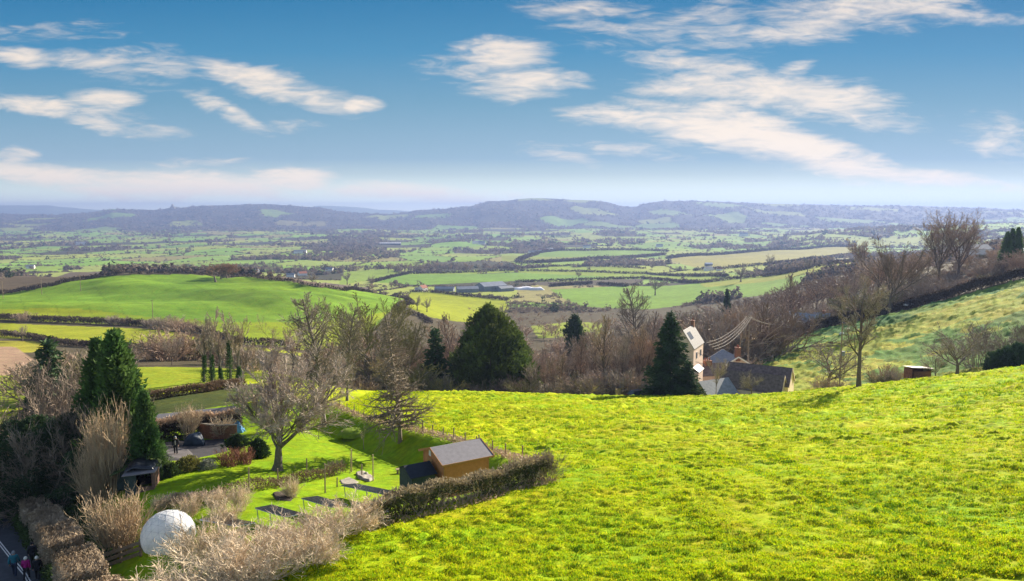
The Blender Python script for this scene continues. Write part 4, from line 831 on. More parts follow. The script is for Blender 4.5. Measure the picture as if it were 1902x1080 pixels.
tb = thing('garden_bench', 'low timber bench on the mown grass left of the small shed', 'bench', G(750, 879), .4)
MB().box(-.7, -.2, .38, .7, .2, .45).build('seat', M_POST, tb)
for x in (-.55, .55): MB().box(x-.05, -.18, -.05, x+.05, .18, .377).build('leg', M_POST, tb)

# ------------------------------------------------------------------ white dome
M_DOME = mat('white_dome_film', (.80, .80, .82), rough=.45, var=.14, scale=1.2, trans=.45)
import bmesh
def dome():
    p = G(314, 1012); p = Vector((p.x, p.y, p.z)); R = 1.58
    t = thing('greenhouse_dome', 'white faceted plastic greenhouse dome behind the pale bushes', 'dome', p)
    bm = bmesh.new(); bmesh.ops.create_icosphere(bm, subdivisions=3, radius=R); zc = R*.38
    bmesh.ops.bisect_plane(bm, geom=bm.verts[:]+bm.edges[:]+bm.faces[:], plane_co=(0, 0, -zc), plane_no=(0, 0, -1), clear_outer=True)
    for v in bm.verts: v.co.z += zc; v.co.x *= 1.03
    s = MB()
    for e in bm.edges: s.bar(e.verts[0].co*1.003, e.verts[1].co*1.003, .007, 4)
    me = bpy.data.meshes.new('cover'); bm.to_mesh(me); bm.free(); me.materials.append(M_DOME); me.polygons.foreach_set('use_smooth', [True]*len(me.polygons)); link('cover', me, t)
    s.build('struts', mat('white_strut', (.55, .56, .60), rough=.5), t)
dome()

# ------------------------------------------------------------------ open shelter, yard, walls, car, tarpaulins
M_MOSS = mat('mossy_roof', (.06, .085, .025), var=.5, scale=3, bump=.4)
M_TARP = mat('black_tarpaulin', (.012, .015, .022), var=.2, rough=.35, spec=.5)
M_TARPB = mat('blue_tarpaulin', (.03, .22, .55), var=.25, scale=2.5, rough=.4)
M_YARD = mat('shaded_paving', (.038, .035, .038), var=.3, scale=2)  # paving darkened in its colour to stand for shade over the yard
M_SLAB = mat('concrete_slab', (.10, .09, .09), var=.25, scale=1.5)
M_BRICK = mat('red_brown_brick', (.24, .12, .075), var=.35, scale=5, bump=.3)
M_BROWN = mat('brown_timber', (.16, .09, .065), var=.25, scale=4)
def shelter():
    p = G(263, 915); t = thing('open_shelter', 'dark open-fronted timber shelter with mossy roof on the lawn edge', 'shelter', p, radians(14))
    MB().box(-1.15, 0, -.4, -1.07, 1.9, 1.35).build('side_wall', M_DGREEN, t); MB().box(-1.07, -.02, -.4, -.35, .05, 1.4).build('front_panel', M_DGREEN, t)
    MB().box(.75, -.05, -.4, .9, 1.9, 1.5).build('side_wall', M_BROWN, t); MB().box(-1.07, 1.82, -.4, .75, 1.9, 1.4).build('back_wall', M_DARK, t)  # back wall near black: the shade inside the shelter is painted on
    MB().box(-.35, .02, -.4, .75, .10, .42).build('half_door', M_BROWN, t)
    MB().slab([(-1.3, -.2, 1.45), (1.05, -.2, 1.6), (1.05, 1.0, 1.62), (-1.3, 1.0, 1.48)], .06).build('roof', M_FELT, t)
    MB().slab([(-2.4, .9, 1.2), (-.5, .9, 1.95), (-.5, 3.0, 1.95), (-2.4, 3.0, 1.2)], .06).slab([(-.5, .9, 1.95), (1.0, .9, 1.55), (1.0, 3.0, 1.55), (-.5, 3.0, 1.95)], .06).build('rear_roof', M_MOSS, t)
    MB().box(-2.2, 1.92, -.4, .9, 2.9, 1.18).build('rear_wall', M_DGREEN, t)
    # tarpaulin lying over the roof
    n = 14; V = []
    for i in range(n+1):
        for j in range(n+1):
            x = -1.25+2.1*i/n; y = .35+1.9*j/n; zz = np.interp(x, [-2.4, -.5, 1.0], [1.2, 1.95, 1.6]); e = max(abs(i/n-.5), abs(j/n-.5))*2
            V.append((x, y, zz+.08+.14*vnoise(np.array([i*.55]), np.array([j*.55]), 3)[0]-.10*max(0, e-.8)/.2+(.0 if y > .9 else -.25*(.9-y))))
    Q = [(i*(n+1)+j, (i+1)*(n+1)+j, (i+1)*(n+1)+j+1, i*(n+1)+j+1) for i in range(n) for j in range(n)]
    o = link('black_tarpaulin', mesh_np('black_tarpaulin', V, [np.array(Q)], M_TARP, smooth=True)); o.location = p; o.rotation_euler = (0, 0, radians(14))
    m = o.modifiers.new('Solidify', 'SOLIDIFY'); m.thickness = .02; tag(o, 'crumpled black tarpaulin lying over the mossy shelter roof', 'tarpaulin')
shelter()
drape('yard', [(272, 845), (275, 822), (330, 815), (420, 812), (430, 838), (390, 848), (345, 858), (300, 858)], M_YARD, .04, kind='structure')
drape('concrete_pad', [(300, 838), (325, 832), (352, 836), (362, 846), (330, 854), (314, 852)], M_SLAB, .09, kind='structure')
def wall_px(name, label, cat, pts, h, th, m, cap=None):
    t = thing(name, label, cat, (0, 0, 0)); b = MB(); c = MB()
    P_ = [G(u, v) for u, v in pts]
    for p, q in zip(P_[:-1], P_[1:]):
        d = (q-p); d.z = 0; nrm = Vector((-d.y, d.x, 0)).normalized()*th/2; z0 = min(p.z, q.z)-.5
        b.hexa([(p-nrm).to_2d().to_3d()+Vector((0, 0, z0)), (q-nrm).to_2d().to_3d()+Vector((0, 0, z0)), (q+nrm).to_2d().to_3d()+Vector((0, 0, z0)), (p+nrm).to_2d().to_3d()+Vector((0, 0, z0))], [p-nrm+Vector((0, 0, h)), q-nrm+Vector((0, 0, h)), q+nrm+Vector((0, 0, h)), p+nrm+Vector((0, 0, h))])
        k = 1.25; c.hexa([p-nrm*k+Vector((0, 0, h+.003)), q-nrm*k+Vector((0, 0, h+.003)), q+nrm*k+Vector((0, 0, h+.003)), p+nrm*k+Vector((0, 0, h+.003))], [p-nrm*k+Vector((0, 0, h+.07)), q-nrm*k+Vector((0, 0, h+.07)), q+nrm*k+Vector((0, 0, h+.07)), p+nrm*k+Vector((0, 0, h+.07))])
    b.build('face', m, t); c.build('coping', cap or M_STONE, t)
wall_px('brick_wall', 'brown brick wall at the back corner of the yard', 'wall', [(372, 812), (405, 816), (440, 815)], 1.5, .25, M_BRICK)
hedge('meadow_bank_hedge', 'dark low hedge along the foot of the small meadow', [tuple(G(u, v).xy) for u, v in [(262, 745), (310, 739), (380, 729), (450, 718)]], 1.2, 1.1, 160, .14, M_LEAFB, seed=15)
wall_px('garden_wall', 'narrow sloping wall running up beside the cypress', 'wall', [(262, 752), (250, 715), (243, 690)], .9, .3, M_STONE)
# signpost-like red sign at wall top
g = G(241, 684); t = thing('red_notice', 'small red and white notice board by the cypress', 'sign', g); MB().bar((0, 0, 0), (0, 0, 1.9), .04).build('post', M_WHITE, t); MB().box(-.1, -.06, 1.0, .45, -.045, 1.7).build('board', mat('red_board', (.35, .03, .03)), t); MB().box(.05, -.075, 1.2, .3, -.063, 1.5).build('panel', M_WHITE, t)
# ------------------------------------------------------------------ people
M_SKIN = mat('skin', (.45, .28, .20), var=.08, rough=.6)
def skin_obj(name, parent, m, V, E, R, root=0, lv=1):
    me = bpy.data.meshes.new(name); me.from_pydata(V, E, []); me.materials.append(m); o = link(name, me, parent)
    sk = o.modifiers.new('Skin', 'SKIN'); sk.use_smooth_shade = True
    for i, r in enumerate(R): me.skin_vertices[0].data[i].radius = (r if isinstance(r, tuple) else (r, r))
    me.skin_vertices[0].data[root].use_root = True
    s = o.modifiers.new('Subdivision', 'SUBSURF'); s.levels = lv; s.render_levels = lv
    return o
def person(label, loc, rz, step, coat, legs, hat, hatcol, bend=0, h=1.7, stripe=None):
    t = thing('person', label, 'person', loc, rz, None, h/1.7)
    def leg(sx, st): return [(sx*.09, 0, .90), (sx*.10, st*.14+.03, .50), (sx*.10, st*.27-(.05 if st < 0 else 0), .09 if st <= 0 else .08), (sx*.11, st*.27+.13, .05)]
    def arm(sx, st): return [(sx*.19, 0, 1.40), (sx*.25, -st*.10-.02, 1.13), (sx*.25, -st*.18+.10, .90), (sx*.245, -st*.20+.15, .83)]
    spine = [(0, 0, .95), (0, 0, 1.15), (0, .0, 1.36), (0, .01, 1.47), (0, .02, 1.54), (0, .03, 1.66)]; rs = [(.15, .11), (.14, .10), (.16, .11), .055, .09, .085]
    V = list(spine); R = list(rs); E = [(0, 1), (1, 2), (2, 3), (3, 4), (4, 5)]
    V.append((0, .115, 1.565)); R.append(.022); E.append((4, 6))                                   # nose
    for sx, st in ((-1, step), (1, -step)):
        b = len(V); V += leg(sx, st); R += [.085, .06, .042, .035]; E += [(0, b), (b, b+1), (b+1, b+2), (b+2, b+3)]
        b = len(V); a = arm(sx, st); V += a; R += [.06, .045, .032, (.038, .02)]; E += [(2, b), (b, b+1), (b+1, b+2), (b+2, b+3)]
        hx, hy, hz = a[3]
        for k, (dx, dy, dz) in enumerate([(-.030, .02, -.085), (-.010, .03, -.10), (.010, .03, -.095), (.030, .02, -.08), (-sx*.05, .05, -.035)]):
            c = len(V); V += [(hx+dx*.7, hy+dy*.5, hz+dz*.55), (hx+dx, hy+dy, hz+dz)]; R += [.010, .008]; E += [(b+3, c), (c, c+1)]
    skin_obj('body', t, M_SKIN, V, E, R)
    V = [(0, 0, .80), (0, 0, 1.0), (0, 0, 1.2), (0, 0, 1.38), (0, .01, 1.47)]; R = [(.20, .155), (.185, .14), (.18, .13), (.19, .14), .085]; E = [(0, 1), (1, 2), (2, 3), (3, 4)]
    for sx, st in ((-1, step), (1, -step)):
        a = arm(sx, st); b = len(V); V += a[:3]; R += [.085, .07, .06]; E += [(3, b), (b, b+1), (b+1, b+2)]
    c = skin_obj('coat', t, coat, V, E, R)
    if stripe: MB().box(-.05, .135, .95, .05, .15, 1.35).build('stripe', stripe, c)
    V = [(0, 0, .93)]; R = [(.165, .12)]; E = []
    for sx, st in ((-1, step), (1, -step)):
        b = len(V); V += leg(sx, st)[:3]; R += [.10, .08, .065]; E += [(0, b), (b, b+1), (b+1, b+2)]
    skin_obj('trousers', t, legs, V, E, R)
    for sx, st in ((-1, step), (1, -step)):
        l = leg(sx, st); skin_obj('shoe', t, M_DARK, [(l[2][0], l[2][1]-.04, l[2][2]-.02), (l[3][0], l[3][1], l[3][2])], [(0, 1)], [.055, .048])
    if hat:
        n = 12; Vv = []; Q = []
        for i in range(5):
            ph = i/4*pi/2; r = .118*cos(ph)+.002
            for j in range(n): an = j/n*2*pi; Vv.append((r*cos(an), .03+r*1.1*sin(an), 1.58+.16*sin(ph)))
        for i in range(4):
            for j in range(n): Q.append((i*n+j, i*n+(j+1) % n, (i+1)*n+(j+1) % n, (i+1)*n+j))
        link(hat, mesh_np(hat, Vv, [np.array(Q)], hatcol, smooth=True), t)
    return t
M_TEAL = mat('teal_jacket', (.03, .17, .22), var=.15, scale=6); M_PINK = mat('magenta_coat', (.36, .012, .16), var=.15, scale=6); M_BLACK = mat('black_cloth', (.02, .02, .025), var=.2, scale=6)
M_DENIM = mat('dark_denim', (.03, .04, .07), var=.2, scale=8); M_HATW = mat('white_wool', (.75, .71, .62), var=.1, scale=10); M_HAIRG = mat('grey_hair', (.22, .24, .26), var=.2, scale=10); M_PALE = mat('pale_scarf', (.55, .48, .48))
g = G(28, 1072); person('person in a teal jacket walking up the lane on the left', g, radians(20), .8, M_TEAL, M_DENIM, 'hair', M_HAIRG, h=1.78)
g = G(50, 1079); person('person in a long magenta coat and white bobble hat', g, radians(15), -.7, M_PINK, M_BLACK, 'hat', M_HATW, h=1.62)
g = G(71, 1080); person('person in dark clothes and pale cap near the verge', g, radians(25), .6, M_BLACK, M_BLACK, 'cap', M_HATW, h=1.68)
g = G(327, 845); person('person in black with a pale scarf standing on the concrete pad', g, radians(200), .15, M_BLACK, M_BLACK, 'hair', M_HAIRG, h=1.75, stripe=M_PALE)
g = G(62, 1052); person('person in black walking ahead of the magenta coat', g, radians(18), .5, M_BLACK, M_BLACK, 'hair', M_BLACK, h=1.72)

# ------------------------------------------------------------------ cars
M_TYRE = mat('tyre_rubber', (.015, .015, .015), var=.2); M_RIM = mat('alloy_rim', (.35, .35, .36), metal=.6, rough=.4)
def car(label, loc, rz, paint):
    t = thing('parked_car', label, 'car', loc, rz)
    prof = [(-2.0, .35), (-2.05, .62), (-1.95, .90), (-1.0, 1.0), (.9, 1.02), (1.85, .92), (2.0, .70), (2.0, .35)]
    cab = [(-1.75, .92), (-1.25, 1.42), (.55, 1.47), (1.25, 1.02)]
    def loft(pr, w0, w1, zmid):
        b = MB(); n = len(pr)
        ins = lambda z: w1 if z > zmid else w0
        L_ = [(x, -ins(z), z) for x, z in pr]; R_ = [(x, ins(z), z) for x, z in pr]
        k = 0; b.v = L_+R_; b.f = [tuple(range(n)), tuple(range(2*n-1, n-1, -1))]+[(i, n+i, n+(i+1) % n, (i+1) % n) for i in range(n)]
        return b
    bd = loft(prof, .86, .80, .8).build('body', paint, t, smooth=False, bevel=.06)
    loft(cab, .76, .60, 1.2).build('cabin', M_GLASS, t, bevel=.04)
    MB().slab([(-1.2, -.58, 1.45), (.5, -.58, 1.49), (.5, .58, 1.49), (-1.2, .58, 1.45)], .05).build('roof', paint, t)
    for x in (-1.28, 1.28):
        for s in (-1, 1):
            w = MB().bar((x, s*.70, .31), (x, s*.88, .31), .31, 16).build('wheel', M_TYRE, t); MB().bar((x, s*.875, .31), (x, s*.895, .31), .19, 12).build('rim', M_RIM, w)
    for s in (-1, 1):
        MB().box(1.93, s*.62-.15, .64, 2.015, s*.62+.15, .76).build('headlight', M_WHITE, t); MB().box(-2.06, s*.62-.12, .66, -1.99, s*.62+.12, .82).build('tail_light', mat('tail_lamp', (.3, .01, .01)), t)
M_CARD = mat('dark_blue_paint', (.02, .032, .055), rough=.3, spec=.5, var=.05); M_CARW = mat('white_car_paint', (.75, .75, .75), rough=.3, spec=.5, var=.03)
# blue tarpaulin heaps
def sheet(label, name, p, sx, sy, h, m, rz, seed):
    n = 12; V = []
    for i in range(n+1):
        for j in range(n+1):
            a, b = i/n*2-1, j/n*2-1; e = max(abs(a), abs(b)); zz = h*(.55+.6*vnoise(np.array([a*1.7+5]), np.array([b*1.7+5]), seed)[0])*(1-max(0, e-.6)/.4)
            V.append((a*sx*(1+.1*math.sin(b*5+seed)), b*sy*(1+.1*math.cos(a*4)), zz))
    Q = [(i*(n+1)+j, (i+1)*(n+1)+j, (i+1)*(n+1)+j+1, i*(n+1)+j+1) for i in range(n) for j in range(n)]
    o = link(name, mesh_np(name, V, [np.array(Q)], m, smooth=True), None, p); o.rotation_euler = (0, 0, rz); md = o.modifiers.new('Solidify', 'SOLIDIFY'); md.thickness = .03
    return tag(o, label, 'tarpaulin')
g = G(412, 808); sheet('bright blue tarpaulin over a heap by the brick wall', 'blue_tarpaulin', g, 1.1, .9, 1.15, M_TARPB, .3, 3)
g = G(434, 802); sheet('paler blue tarpaulin behind the bright blue one', 'blue_tarpaulin', g, 1.2, .8, 1.3, mat('pale_blue_tarp', (.10, .27, .50), var=.3, scale=2), -.4, 8)

sheet('dark blue-grey tarpaulin over a heap in the shaded yard', 'dark_tarpaulin', G(360, 828), 1.0, .7, 1.25, mat('slate_blue_tarp', (.035, .05, .075), var=.3, scale=2, rough=.5), .3, 12)
# ------------------------------------------------------------------ houses
M_SLATE = mat('pale_slate', (.20, .185, .18), var=.25, scale=3, rough=.65, spec=.12); M_SLATED = mat('brown_slate', (.145, .11, .10), var=.45, scale=2.2, rough=.65, bump=.3)
M_REND = mat('cream_render', (.66, .50, .39), var=.12, scale=2); M_GABLE = mat('sunlit_pink_stone', (.80, .62, .50), var=.15, scale=2)  # barn gable stone lightened in colour to stand for sunlight
M_RENDW = mat('white_render', (.80, .76, .71), var=.08, scale=2); M_ROOFG = mat('grey_slate', (.24, .25, .27), var=.25, scale=2, rough=.55)
M_REDROOF = mat('red_clay_roof', (.30, .12, .075), var=.25, scale=1); M_STEEL = mat('grey_sheet_roof', (.20, .22, .26), var=.2, scale=.3, rough=.6); M_TARW = mat('white_silage_sheet', (.74, .72, .74), var=.15, scale=.3, rough=.5); M_POT = mat('red_chimney_pot', (.30, .09, .05), var=.2, scale=6)
def house(name, label, cat, base, rz, L, Wd, h, r, wall, roof, chim=(), ov=.25, win=(), verge=None, foot=4.0, group=None, sky=None):
    """local x along the ridge; origin at the middle of the plan on the ground"""
    t = thing(name, label, cat, base, rz, group); x, y = L/2, Wd/2
    MB().hexa([(-x, -y, -foot), (x, -y, -foot), (x, y, -foot), (-x, y, -foot)], [(-x, -y, h), (x, -y, h), (x, y, h), (-x, y, h)]).hexa([(-x, -y, h), (-x, 0, h+r), (-x, y, h)], [(x, -y, h), (x, 0, h+r), (x, y, h)]).build('wall', wall, t)
    s = r/y; th = max(.08, .012*Wd); e = .03+th
    rf = MB().slab([(-x-ov, -y-ov, h-ov*s+e), (x+ov, -y-ov, h-ov*s+e), (x+ov, 0, h+r+e), (-x-ov, 0, h+r+e)], th).slab([(-x-ov, 0, h+r+e), (x+ov, 0, h+r+e), (x+ov, y+ov, h-ov*s+e), (-x-ov, y+ov, h-ov*s+e)], th).build('roof', roof, t)
    for (cx, cy, cw, ch, pots) in chim:
        c = MB().box(cx-cw/2, cy-cw*.4, h+r-abs(cy)*s-.8, cx+cw/2, cy+cw*.4, h+r+ch).box(cx-cw/2-.06, cy-cw*.4-.06, h+r+ch, cx+cw/2+.06, cy+cw*.4+.06, h+r+ch+.14).build('chimney', M_BRICK, rf)
        for k in range(pots): q = cx-cw/2+cw*(k+.5)/pots; MB().bar((q, cy, h+r+ch+.14), (q, cy, h+r+ch+.65), .13, 8, .10).build('chimney_pot', M_POT, rf)
    if verge:
        b = MB()
        for sx in (-1, 1):
            X = sx*(x+ov+.04)
            for sy in (-1, 1): b.beam((X, sy*(y+ov), h-ov*s+.06), (X, 0, h+r+.06), .07, .28)
        b.build('bargeboard', verge, t)
    for (face, a, z, w, hh) in win:       # face: 0 = -y side, 1 = +x end, 2 = -x end
        d = .03
        if face == 0: f = MB().box(a-w/2-.07, -y-d-.03, z-.07, a+w/2+.07, -y-d+.025, z+hh+.07); g_ = MB().box(a-w/2, -y-d-.045, z, a+w/2, -y-d-.033, z+hh)
        else:
            sx = 1 if face == 1 else -1; X = sx*(x+d); f = MB().box(min(X-.025*sx, X+.03*sx), a-w/2-.07, z-.07, max(X-.025*sx, X+.03*sx), a+w/2+.07, z+hh+.07); g_ = MB().box(min(X+.033*sx, X+.045*sx), a-w/2, z, max(X+.033*sx, X+.045*sx), a+w/2, z+hh)
        fo = f.build('window', M_WHITE, t); g_.build('pane', M_GLASS, fo)
    return t, rf
# tall house
zE = zat(647, 138); ux, uy = .46, .888; cx, cy = ray(1290, 560)[0]*138+ux*4-uy*2.0, 138+uy*4+ux*2.0
hz = Hs(cx, cy); rz = math.atan2(uy, ux)
t, rf = house('tall_house', 'tall pale house with steep bright roof and chimney right of the spruce', 'house', (cx, cy, zE-7.0), rz, 8, 4.2, 7.0, 3.2, M_REND, M_SLATE, [(3.5, 0, .8, .9, 1)], .2, [(0, -1.5, 4.6, .8, 1.2), (0, 1.8, 4.6, .8, 1.2), (2, 0, 4.4, .9, 1.3)], foot=6)
sl_ = 3.2/2.1
MB().slab([(-3.0, -1.3, 7+.8*sl_+.16), (-.6, -1.3, 7+.8*sl_+.16), (-.6, -.45, 7+1.65*sl_+.16), (-3.0, -.45, 7+1.65*sl_+.16)], .05).build('roof_window', M_PANEL, rf)
MB().slab([(-4.1, -3.3, 2.4), (0, -3.3, 2.4), (0, -2.1, 3.2), (-4.1, -2.1, 3.2)], .1).build('lean_to_roof', M_ROOFG, t); MB().box(-4, -3.1, -6, -.1, -2.103, 2.3).build('lean_to_wall', M_REND, t)
MB().bar((3.6, .0, 11.0), (3.6, 0, 12.6), .03, 5).bar((3.0, 0, 12.5), (4.2, 0, 12.3), .025, 5).build('aerial', M_WIRE, t)
# middle house with the big brick chimney
zA = zat(664, 150); p = Vector((ray(1360, 560)[0]*150, 150, zA-7))
house('chimney_house', 'slate-roofed house with a big brick chimney on its pale gable', 'house', p+Vector((1.2, 4, 0)), radians(96), 8, 7, 4.9, 2.1, M_REND, M_ROOFG, [(-3.7, 0, 1.1, 1.9, 2)], .25, verge=M_RENDW, foot=8)
p = Vector((ray(1322, 560)[0]*147, 147, zat(676, 147)-6))
house('low_cottage', 'dark-roofed cottage with red chimney pots between tall house and big chimney', 'house', p, radians(15), 6, 5, 4.2, 1.8, M_REND, M_SLATED, [(-.6, 0, 1.5, .6, 3)], foot=8)
# double-ridged barn
zR = zat(685, 128); R1 = Vector((ray(1476, 560)[0]*128, 128, 0)); y0 = zR/ray(951, 673)[1]; R0 = Vector((ray(1358, 560)[0]*y0, y0, 0)); d = (R1-R0); rz = math.atan2(d.y, d.x); c = (R0+R1)/2; nn = Vector((-sin(rz), cos(rz), 0))
house('stone_barn', 'long brown-roofed barn with pink gable, rear range of two', 'barn', Vector((c.x, c.y, zR-5.2)), rz, d.length, 5.6, 2.4, 2.8, M_GABLE, M_SLATED, (), .12, verge=M_REND, foot=6)
house('stone_barn', 'nearer and slightly lower range of the brown-roofed barn', 'barn', Vector((c.x, c.y, zR-5.8))-nn*3.4-d.normalized()*.5, rz, d.length*.97, 4.6, 2.3, 2.7, M_GABLE, M_SLATED, (), .12, [(1, 0, 2.2, .5, .8)], verge=M_REND, foot=6)
zR = zat(706, 127); p = Vector((ray(1330, 560)[0]*127, 127, zR-5))
house('slate_outbuilding', 'low outbuilding with plain pale grey slate roof before the barn', 'outbuilding', p, radians(28), 6.5, 6, 2.4, 2.6, M_REND, M_ROOFG, foot=6)
# timber fence panels left of the spruce
t = thing('panel_fence', 'tan timber panel fence left of the spruce', 'fence', (0, 0, 0)); a = Vector((ray(1146, 560)[0]*126, 126, zat(741, 126))); b = Vector((ray(1196, 560)[0]*140, 140, zat(730, 140)))
M_TAN = mat('tan_fence_boards', (.42, .29, .14), var=.2, scale=3)
for k in range(5):
    p = a.lerp(b, k/5); q = a.lerp(b, (k+.96)/5); dn = Vector((b.y-a.y, a.x-b.x, 0)).normalized()*.03
    MB().hexa([p-dn-Vector((0, 0, 1.5)), q-dn-Vector((0, 0, 1.5)), q+dn-Vector((0, 0, 1.5)), p+dn-Vector((0, 0, 1.5))], [v+Vector((0, 0, 1.75)) for v in (p-dn, q-dn, q+dn, p+dn)]).build('panel', M_TAN, t)
    MB().bar(p-Vector((0, 0, 1.5)), p+Vector((0, 0, 1.9)), .07, 6).build('post', M_POST, t)
p = GY(1188, 127); car('dark car parked beside the tan panel fence', Vector((p.x, p.y, zat(737, 127)-.25)), radians(30), M_CARD)
# rusty shed on the right
M_RUST = mat('rusty_sheet', (.20, .085, .055), var=.4, scale=3); M_TIN = mat('pale_tin_roof', (.50, .42, .40), var=.2, scale=3, rough=.5)
p = GY(1720, 119); t = thing('field_shelter', 'small rust-red field shelter with pale tin roof', 'shed', (p.x, p.y, zat(705, 119)), radians(8))
MB().box(-1.75, 1.9, -2.5, 1.75, 2.0, 1.65).build('back_wall', M_RUST, t); MB().box(-1.75, 0, -2.5, -1.65, 1.897, 1.75).build('side_wall', M_RUST, t); MB().box(1.65, 0, -2.5, 1.75, 1.897, 1.75).build('side_wall', M_RUST, t); MB().box(-1.4, .0, -2.5, 1.647, .08, 1.3).build('front_boards', M_RUST, t)
MB().slab([(-1.9, -.3, 2.1), (1.95, -.3, 1.85), (1.95, 2.2, 1.65), (-1.9, 2.2, 1.9)], .05).build('roof', M_TIN, t)

# poles and wires
def pole(label, p, h, name='power_pole', group=None, r=.12, arm=True):
    t = thing(name, label, 'pole', p, 0, group); MB().bar((0, 0, -1), (0, 0, h), r, 8, r*.75).build('post', M_POST, t)
    if arm: MB().beam((-.8, 0, h-.4), (.8, 0, h-.4), .1, .12).build('crossarm', M_POST, t)
    return t
p1 = GY(1393, 172); top1 = zat(586, 172); pole('wooden power pole where the house wires meet', p1, top1-p1.z, r=.18)
p2 = GY(1378, 168); pole('second shorter pole just left of the wire pole', p2, zat(603, 168)-p2.z, arm=False)
p3 = GY(1567, 123); t = pole('dark utility pole with lamp arm beside the tall crooked tree', p3, zat(600, 123)-p3.z, 'lamp_pole', r=.14, arm=False); hh = zat(612, 123)-p3.z
MB().bar((0, 0, hh), (.7, -.1, hh+.15), .04, 6).build('lamp_arm', M_WIRE, t); MB().box(.55, -.25, hh+.08, 1.15, .05, hh+.22).build('lamp', M_WHITE, t); MB().box(.1, -.2, hh-4.6, .6, .2, hh-3.8).build('transformer', M_ROOFG, t)
M_CABLE = mat('pale_cable', (.36, .31, .26), rough=.5)
def wire(pts, r, sag, label, n=14):
    b = MB()
    for p, q in zip(pts[:-1], pts[1:]):
        L_ = [p.lerp(q, i/n)-Vector((0, 0, sag*4*(i/n)*(1-i/n))) for i in range(n+1)]
        for u_, v_ in zip(L_[:-1], L_[1:]): b.bar(u_, v_, r, 5)
    return tag(b.build('power_line', M_CABLE), label, 'cable')
hx = lambda u, v, y: Vector((ray(u, v)[0]*y, y, zat(v, y)))
for k in range(4):
    wire([hx(1312+k*5, 637+k*4, 144), Vector((p1.x-.6+.4*k, 172, top1-.3))], .032, 1.1+.15*k, ['uppermost', 'second', 'third', 'lowest'][k]+' of the four cables sagging from house to pole')
for k in range(2): wire([Vector((p1.x-.3+.6*k, 172, top1-.3)), hx(1480, 583+k*3, 238)], .04, 2.5, ['upper', 'lower'][k]+' cable from the wire pole to the white far cottage')
for k in range(2): wire([hx(845, 665+k*4, 150), hx(1030, 668+k*4, 150), hx(1215, 656+k*3, 150)], .028, .5, ['upper', 'lower'][k]+' thin cable crossing in front of the brown wood')

# far cottages on the right slope
p = GY(1492, 245); house('white_cottage', 'white-gabled cottage among the trees on the right slope', 'house', Vector((p.x, p.y, zat(606, 245))), radians(-50), 9, 5, 2.2, 2.2, M_RENDW, M_ROOFG, [(-3, 0, .9, .9, 2)], foot=6, verge=M_RENDW)
p = GY(1520, 256); house('white_cottage', 'slate-roofed cottage just right of the white-gabled one', 'house', Vector((p.x, p.y, zat(602, 256))), radians(-35), 8, 5, 2.0, 2.0, M_RENDW, M_ROOFG, [(2, 0, .9, .7, 1)], foot=6)
p = GY(1805, 360); house('pale_bungalow', 'pale grey bungalow behind the tall bare pair of trees', 'house', Vector((p.x, p.y, zat(472, 360))), radians(10), 13, 7, 2.4, 2.2, M_RENDW, M_ROOFG, [(-3, 0, .9, .7, 1)], foot=6)
p = GY(1893, 300); house('white_house', 'white house at the right edge beyond the conifers', 'house', Vector((p.x, p.y, zat(482, 300))), radians(20), 7, 6, 2.5, 2.0, M_RENDW, M_ROOFG, foot=6)
p = G(1698, 573); car('white car at the top of the right-hand meadow', p+Vector((0, 3, .2)), radians(30), M_CARW)
p = G(1563, 622); sheet('crumpled white plastic sheeting on the shaded meadow edge', 'white_sheeting', p, .7, .35, .9, M_WHITE, .4, 5)
p = G(1575, 623); sheet('smaller piece of white sheeting beside the first', 'white_sheeting', p, .45, .25, .6, M_WHITE, .9, 9)

# the farm
def farm(u, v, w_px, L, Wd, h, r, wall, roof, rz, name, label, cat, chim=()):
    p = G(u, v); return house(name, label, cat, p, radians(rz), L, Wd, h, r, wall, roof, chim, .3, foot=5)
farm(785, 541, 0, 11, 8, 4.2, 3.4, M_RENDW, M_REDROOF, 60, 'farmhouse', 'white farmhouse with red clay roof left of the barns', 'house', [(3, 0, 1, 1, 2)])
farm(776, 541, 0, 7, 6, 2.6, 2.2, M_RENDW, M_ROOFG, 20, 'farm_outbuilding', 'small outbuilding joined to the left of the farmhouse', 'outbuilding')
farm(826, 541, 0, 24, 10, 3.4, 2.2, M_STEEL, M_STEEL, -8, 'farm_shed', 'long low dark shed right of the farmhouse', 'barn')
farm(868, 543, 0, 26, 14, 4.5, 2.6, M_STEEL, M_STEEL, 12, 'farm_shed', 'grey sheet-roofed shed left of the biggest barn', 'barn')
farm(912, 540, 0, 34, 22, 6.5, 4.2, M_STEEL, M_STEEL, 35, 'big_barn', 'biggest grey barn in the middle of the farm', 'barn')
farm(938, 541, 0, 20, 12, 4, 2.4, M_STEEL, M_ROOFG, 35, 'farm_shed', 'lean grey shed against the right of the biggest barn', 'barn')
for u, v, sx, sy, lb in [(957, 538, 13, 9, 'white plastic sheet over the silage heap next to the big barn'), (980, 538, 13, 8, 'middle white silage sheet at the farm'), (997, 539, 9, 6, 'rightmost white silage sheet at the farm')]:
    sheet(lb, 'silage_sheet', G(u, v), sx, sy, 3.6, M_TARW, .2, int(u))
